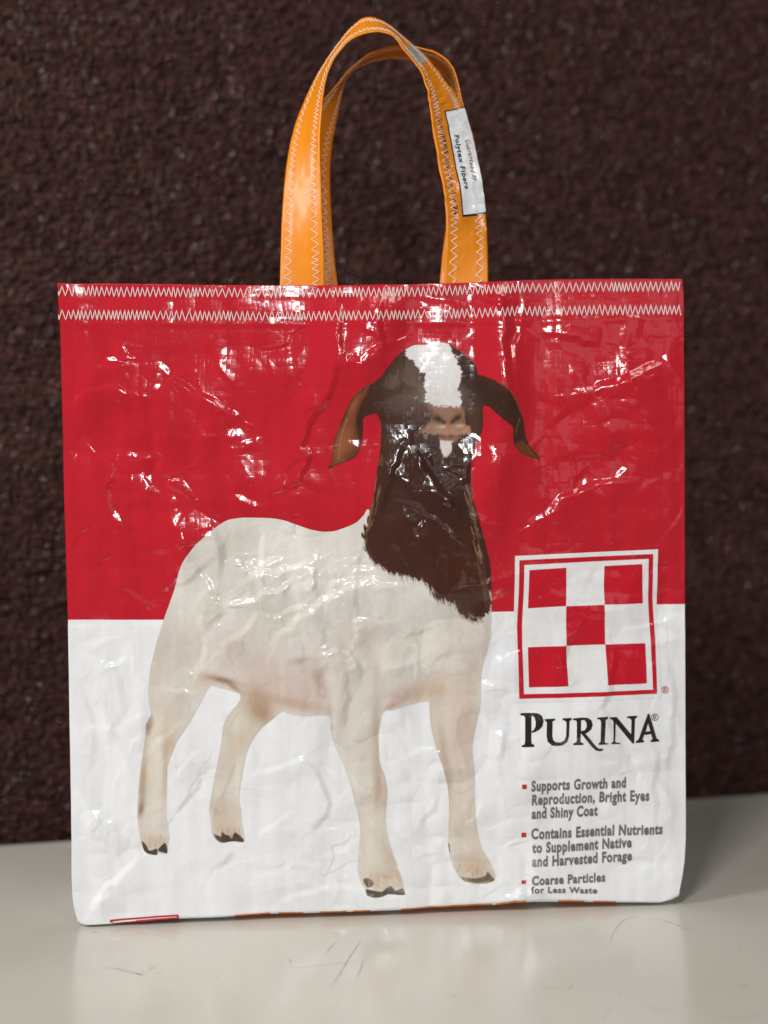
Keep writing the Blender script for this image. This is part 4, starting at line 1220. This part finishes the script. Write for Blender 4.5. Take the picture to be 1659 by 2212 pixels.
# ------------------------------------------------------------------ the handles
STRAP = 0.0252
D0 = float((BL + U * BAGW / 2 + V * 0.36 - CAMP) @ FW)      # camera depth of the bag mouth
def Z1(p): return np.array([(548.6 + x * .3638, y * .3638) for x, y in p])
A_out = [(152,1850),(155,1700),(160,1500),(168,1300),(180,1120),(200,950),(230,800),(270,680),(320,560),(380,440),(440,345),(500,262),(560,185),(640,114),(700,108),(760,125),(820,165),(870,205),(920,248),(968,290),(1010,330),(1052,376),(1100,438),(1160,510),(1210,580),(1242,645),(1280,760),(1310,880),(1338,1020),(1360,1150),(1375,1300),(1385,1450),(1390,1680),(1392,1850)]
A_in = [(424,1850),(420,1700),(415,1500),(405,1300),(400,1120),(393,950),(394,800),(400,680),(408,580),(425,480),(455,385),(500,312),(566,242),(640,206),(720,190),(780,194),(830,216),(862,255),(885,290),(925,335),(962,385),(990,420),(1012,480),(1033,555),(1042,615),(1047,665),(1062,770),(1080,880),(1102,1010),(1128,1150),(1141,1300),(1140,1450),(1128,1680),(1122,1850)]
A_sgn = [1] * len(A_out)
B_out = [(238,1850),(240,1700),(236,1500),(232,1300),(236,1100),(250,900),(300,760),(360,660),(410,595),(450,552),(500,492),(550,434),(600,386),(645,348),(700,312),(780,282),(870,268),(950,274),(1000,288),(1060,304),(1120,336),(1170,385),(1200,450),(1216,520),(1232,600),(1260,690),(1294,790),(1316,890),(1326,980),(1335,1100),(1345,1300),(1352,1500),(1358,1690),(1360,1850)]
B_in = [(515,1850),(497,1700),(478,1540),(463,1350),(453,1180),(450,1000),(462,860),(480,760),(496,680),(512,600),(532,510),(562,446),(605,406),(652,384),(712,366),(790,352),(870,352),(940,364),(985,380),(1030,396),(1085,420),(1130,454),(1168,505),(1195,555),(1211,600),(1216,690),(1205,800),(1192,900),(1180,990),(1170,1100),(1150,1300),(1122,1500),(1104,1690),(1100,1850)]
def strap_surface(o_, i_, base, centre, face, n=420):
    """edge outlines -> two edge curves in space; the strap keeps its real width, so a narrow view means it is turned"""
    assert len(o_) == len(i_), (len(o_), len(i_))
    t_ = np.linspace(0, 1, n)
    O = spline(Z1(o_), t_); I = spline(Z1(i_), t_)
    w = np.linalg.norm(O - I, axis=1) / FPX * (D0 + base)
    dz = np.sqrt(np.clip(STRAP ** 2 - w ** 2, 0, None)) * face(t_)
    ker = np.ones(15) / 15
    dz = np.convolve(np.r_[[dz[0]] * 7, dz, [dz[-1]] * 7], ker, 'valid')
    dc = D0 + base + centre(t_)
    Po = CAMP + rays(O[:, 0], O[:, 1]) * (dc + dz / 2)[:, None]
    Pi = CAMP + rays(I[:, 0], I[:, 1]) * (dc - dz / 2)[:, None]
    return Po, Pi
def strap_eval(S, t_, w_, lift=0.0):
    Po, Pi = S[:2]
    n = len(Po)
    x = np.clip(np.asarray(t_) * (n - 1), 0, n - 1.001); i = x.astype(int); f = (x - i)[:, None]
    a = Po[i] * (1 - f) + Po[i + 1] * f; c_ = Pi[i] * (1 - f) + Pi[i + 1] * f
    w_ = np.asarray(w_)[:, None]
    p = a * (1 - w_) + c_ * w_
    d = (Po[np.minimum(i + 2, n - 1)] + Pi[np.minimum(i + 2, n - 1)]) - (Po[np.maximum(i - 2, 0)] + Pi[np.maximum(i - 2, 0)])
    nn = np.cross(d, c_ - a); nn /= np.linalg.norm(nn, axis=1)[:, None]
    nn = nn * S[2]
    L = np.asarray(t_) * S[3]; W_ = w_[:, 0] * 25
    bump = 0.20 * fbm(L / 11 + S[4], W_ / 9, 80) + 0.15 * np.abs(vnoise(L / 4.2, W_ / 4, 82)) + 0.10 * vnoise(L / 2.6, W_ / 5, 81)
    amt = S[5](np.asarray(t_))
    edge = np.minimum(w_[:, 0], 1 - w_[:, 0]) * 25
    bump = bump * amt - 0.25 * np.exp(-((edge - 4.6) / 1.1) ** 2)
    return p + nn * ((bump + lift) / 1000)[:, None], nn
def flip_for_camera(Po, Pi):
    d = Po[8] - Po[4]; nn = np.cross(d, Pi[6] - Po[6])
    return 1.0 if nn @ (CAMP - Po[6]) > 0 else -1.0
def make_handle(o_, i_, base, centre, face, seed, amt):
    Po, Pi = strap_surface(o_, i_, base, centre, face)
    ln = np.linalg.norm(np.diff((Po + Pi) / 2, axis=0), axis=1).sum() * 1000
    S = (Po, Pi, flip_for_camera(Po, Pi), ln, seed, amt)
    nl, nw = 460, 25
    tt2 = np.linspace(0, 1, nl)
    # arc-length-like parameter is close to uniform already
    TT, WW = np.meshgrid(tt2, np.linspace(0, 1, nw), indexing='ij')
    Pf, nn = strap_eval(S, TT.ravel(), WW.ravel(), 0.45)
    Pb, _ = strap_eval(S, TT.ravel(), WW.ravel(), -0.45)
    F = grid_faces(nl, nw)
    n0 = len(Pf)
    rim = []
    for j in range(nl - 1):
        for kx in (0, nw - 1):
            a, c_ = j * nw + kx, (j + 1) * nw + kx
            rim.append((a, c_, c_ + n0, a + n0) if kx == 0 else (c_, a, a + n0, c_ + n0))
    if S[2] > 0:
        Fa = np.vstack([F, F[:, ::-1] + n0])
    else:
        Fa = np.vstack([F[:, ::-1], F + n0])
    Fa = np.vstack([Fa, np.array(rim)])
    uvm = np.c_[WW.ravel() * 25, TT.ravel() * ln]
    ob = mesh_obj('handle', np.vstack([Pf, Pb]), Fa, M_ORANGE, bag, uv=np.vstack([uvm, uvm + [30, 0]]))
    bm = bmesh.new(); bm.from_mesh(ob.data); bmesh.ops.recalc_face_normals(bm, faces=bm.faces[:]); bm.to_mesh(ob.data); bm.free()
    for wc in (0.19, 0.81):
        zx, zy = zigzag(ln, 3.0, 2.1)
        f = np.linspace(0, len(zx) - 1, (len(zx) - 1) * 4 + 1)
        tx = np.interp(f, np.arange(len(zx)), zx) / ln; ty = wc + np.interp(f, np.arange(len(zx)), zy) / 25
        for lf in (0.62, -0.62):
            Pz, nz_ = strap_eval(S, tx, ty, lf)
            vs, fs = tubes([(Pz, nz_)], 0.00025, 4)
            mesh_obj('handle_stitching', vs, fs, M_THREAD2, ob)
    return ob, S
one = lambda t_: np.ones_like(t_)
hA, SA = make_handle(A_out, A_in, 0.004, lambda t_: 0.008 * np.sin(np.pi * t_), lambda t_: 0.9 * one(t_), 1.0, lambda t_: 1.2 + 3.4 * sstep(0.62, 0.70, t_) * sstep(0.95, 0.88, t_))
hA['label'] = 'front orange handle with a white printed patch'
hB, SB = make_handle(B_out, B_in, 0.019, lambda t_: 0.014 * np.sin(np.pi * t_), lambda t_: -0.9 * one(t_), 5.0, lambda t_: 1.4 * one(t_))
hB['label'] = 'rear orange handle behind the front one'

# printed patch and lettering on the front handle; find positions along the strap from its right-hand leg
tg = np.linspace(0.5, 1, 600)
mid, _ = strap_eval(SA, tg, np.full(600, 0.3))
dd = mid - CAMP
ygrid = (PH / 2 - dd @ UP / (dd @ FW) * FPX) / 0.3638       # zoom y
def t_at(y): return float(np.interp(y, ygrid, tg))
def patch(name, t0, t1, w0, w1, mat, parent, lift, skew=0.0):
    TT, WW = np.meshgrid(np.linspace(t0, t1, 90), np.linspace(w0, w1, 16), indexing='ij')
    TT = TT + skew * (WW - w0)
    P, nn = strap_eval(SA, TT.ravel(), WW.ravel(), lift)
    F = grid_faces(90, 16)
    if SA[2] < 0: F = F[:, ::-1]
    return mesh_obj(name, P, F, mat, parent, uv=np.c_[WW.ravel() * 25 + 60, TT.ravel() * SA[3]])
ta, tb_ = t_at(652), t_at(1262)
dk = 0.9 / SA[3]
patch('patch_border', ta - dk, tb_ + dk, 0.004, 0.605, M_BLACK, hA, 0.58, skew=0.006)
patch('white_patch', ta, tb_, 0.004, 0.575, M_PATCH, hA, 0.70, skew=0.006)
tmid = np.linspace(0.3, 1, 900)
pm, _ = strap_eval(SA, tmid, np.full(900, 0.5)); dd = pm - CAMP
xg = (PW / 2 + dd @ RT / (dd @ FW) * FPX - 548.6) / 0.3638
i0 = int(np.argmin(np.abs(xg - 915))); i1 = int(np.argmin(np.abs(xg - 1004)))
patch('grey_patch', float(tmid[i0]), float(tmid[i1]), 0.01, 0.99, M_PATCHG, hA, 0.58)
def strap_text(name, items, parent, lift):
    vv, ff, n = [], [], 0
    for body, t0, t1, wc, cap, sh, bold in items:
        vs, fs = text_tris(body, bold, sh)
        x = (vs[:, 0] - vs[:, 0].min()) / np.ptp(vs[:, 0])
        tt_ = t0 + (t1 - t0) * x; ww_ = wc - vs[:, 1] / 0.729 * cap / 25
        P, nn = strap_eval(SA, tt_, ww_, lift); vv.append(P); ff.append(fs + n); n += len(P)
    o = mesh_obj(name, np.vstack(vv), np.vstack(ff), M_BLACK, parent, uv=np.zeros((n, 2)) + np.random.default_rng(2).random((n, 2)) * 0.01)
    bm = bmesh.new(); bm.from_mesh(o.data); bmesh.ops.recalc_face_normals(bm, faces=bm.faces[:]); bm.to_mesh(o.data); bm.free()
    return o
strap_text('handle_lettering', [('Guaranteed by', t_at(835), t_at(1078), 0.215, 2.9, 0.25, 0.015), ('Polytex Fibers', t_at(805), t_at(1125), 0.475, 3.1, 0.0, 0.03),
                                ('Cert 289705 Size 14 x 3 x 24', t_at(690), t_at(1275), 0.815, 2.5, 0.0, 0.01)], hA, 0.80)

# crinkled clear tape over the printed part of the strap
mt, nt, b = new_mat('clear_tape'); nd, lk = nt.nodes, nt.links
tr_ = nd.new('ShaderNodeBsdfTransparent'); gl = nd.new('ShaderNodeBsdfGlossy'); gl.inputs['Roughness'].default_value = 0.10
uvn = nd.new('ShaderNodeUVMap'); uvn.uv_map = 'mm'
va = nd.new('ShaderNodeTexVoronoi'); va.inputs['Scale'].default_value = 0.30
na = nd.new('ShaderNodeTexNoise'); na.inputs['Scale'].default_value = 0.42; na.inputs['Detail'].default_value = 3
lk.new(uvn.outputs[0], va.inputs['Vector']); lk.new(uvn.outputs[0], na.inputs['Vector'])
ad = nd.new('ShaderNodeMath'); ad.operation = 'ADD'; lk.new(va.outputs['Distance'], ad.inputs[0]); lk.new(na.outputs['Fac'], ad.inputs[1])
bu = nd.new('ShaderNodeBump'); bu.inputs['Strength'].default_value = 1.0; bu.inputs['Distance'].default_value = 0.00030
lk.new(ad.outputs[0], bu.inputs['Height']); lk.new(bu.outputs[0], gl.inputs['Normal'])
ms = nd.new('ShaderNodeMixShader'); ms.inputs[0].default_value = 0.055; lk.new(tr_.outputs[0], ms.inputs[1]); lk.new(gl.outputs[0], ms.inputs[2])
lk.new(ms.outputs[0], nd['Material Output'].inputs['Surface'])
patch('clear_tape', t_at(540), t_at(1368), 0.02, 0.98, mt, hA, 0.98)

# ------------------------------------------------------------------ render settings
scene.render.engine = 'CYCLES'
scene.render.resolution_x = 768; scene.render.resolution_y = 1024
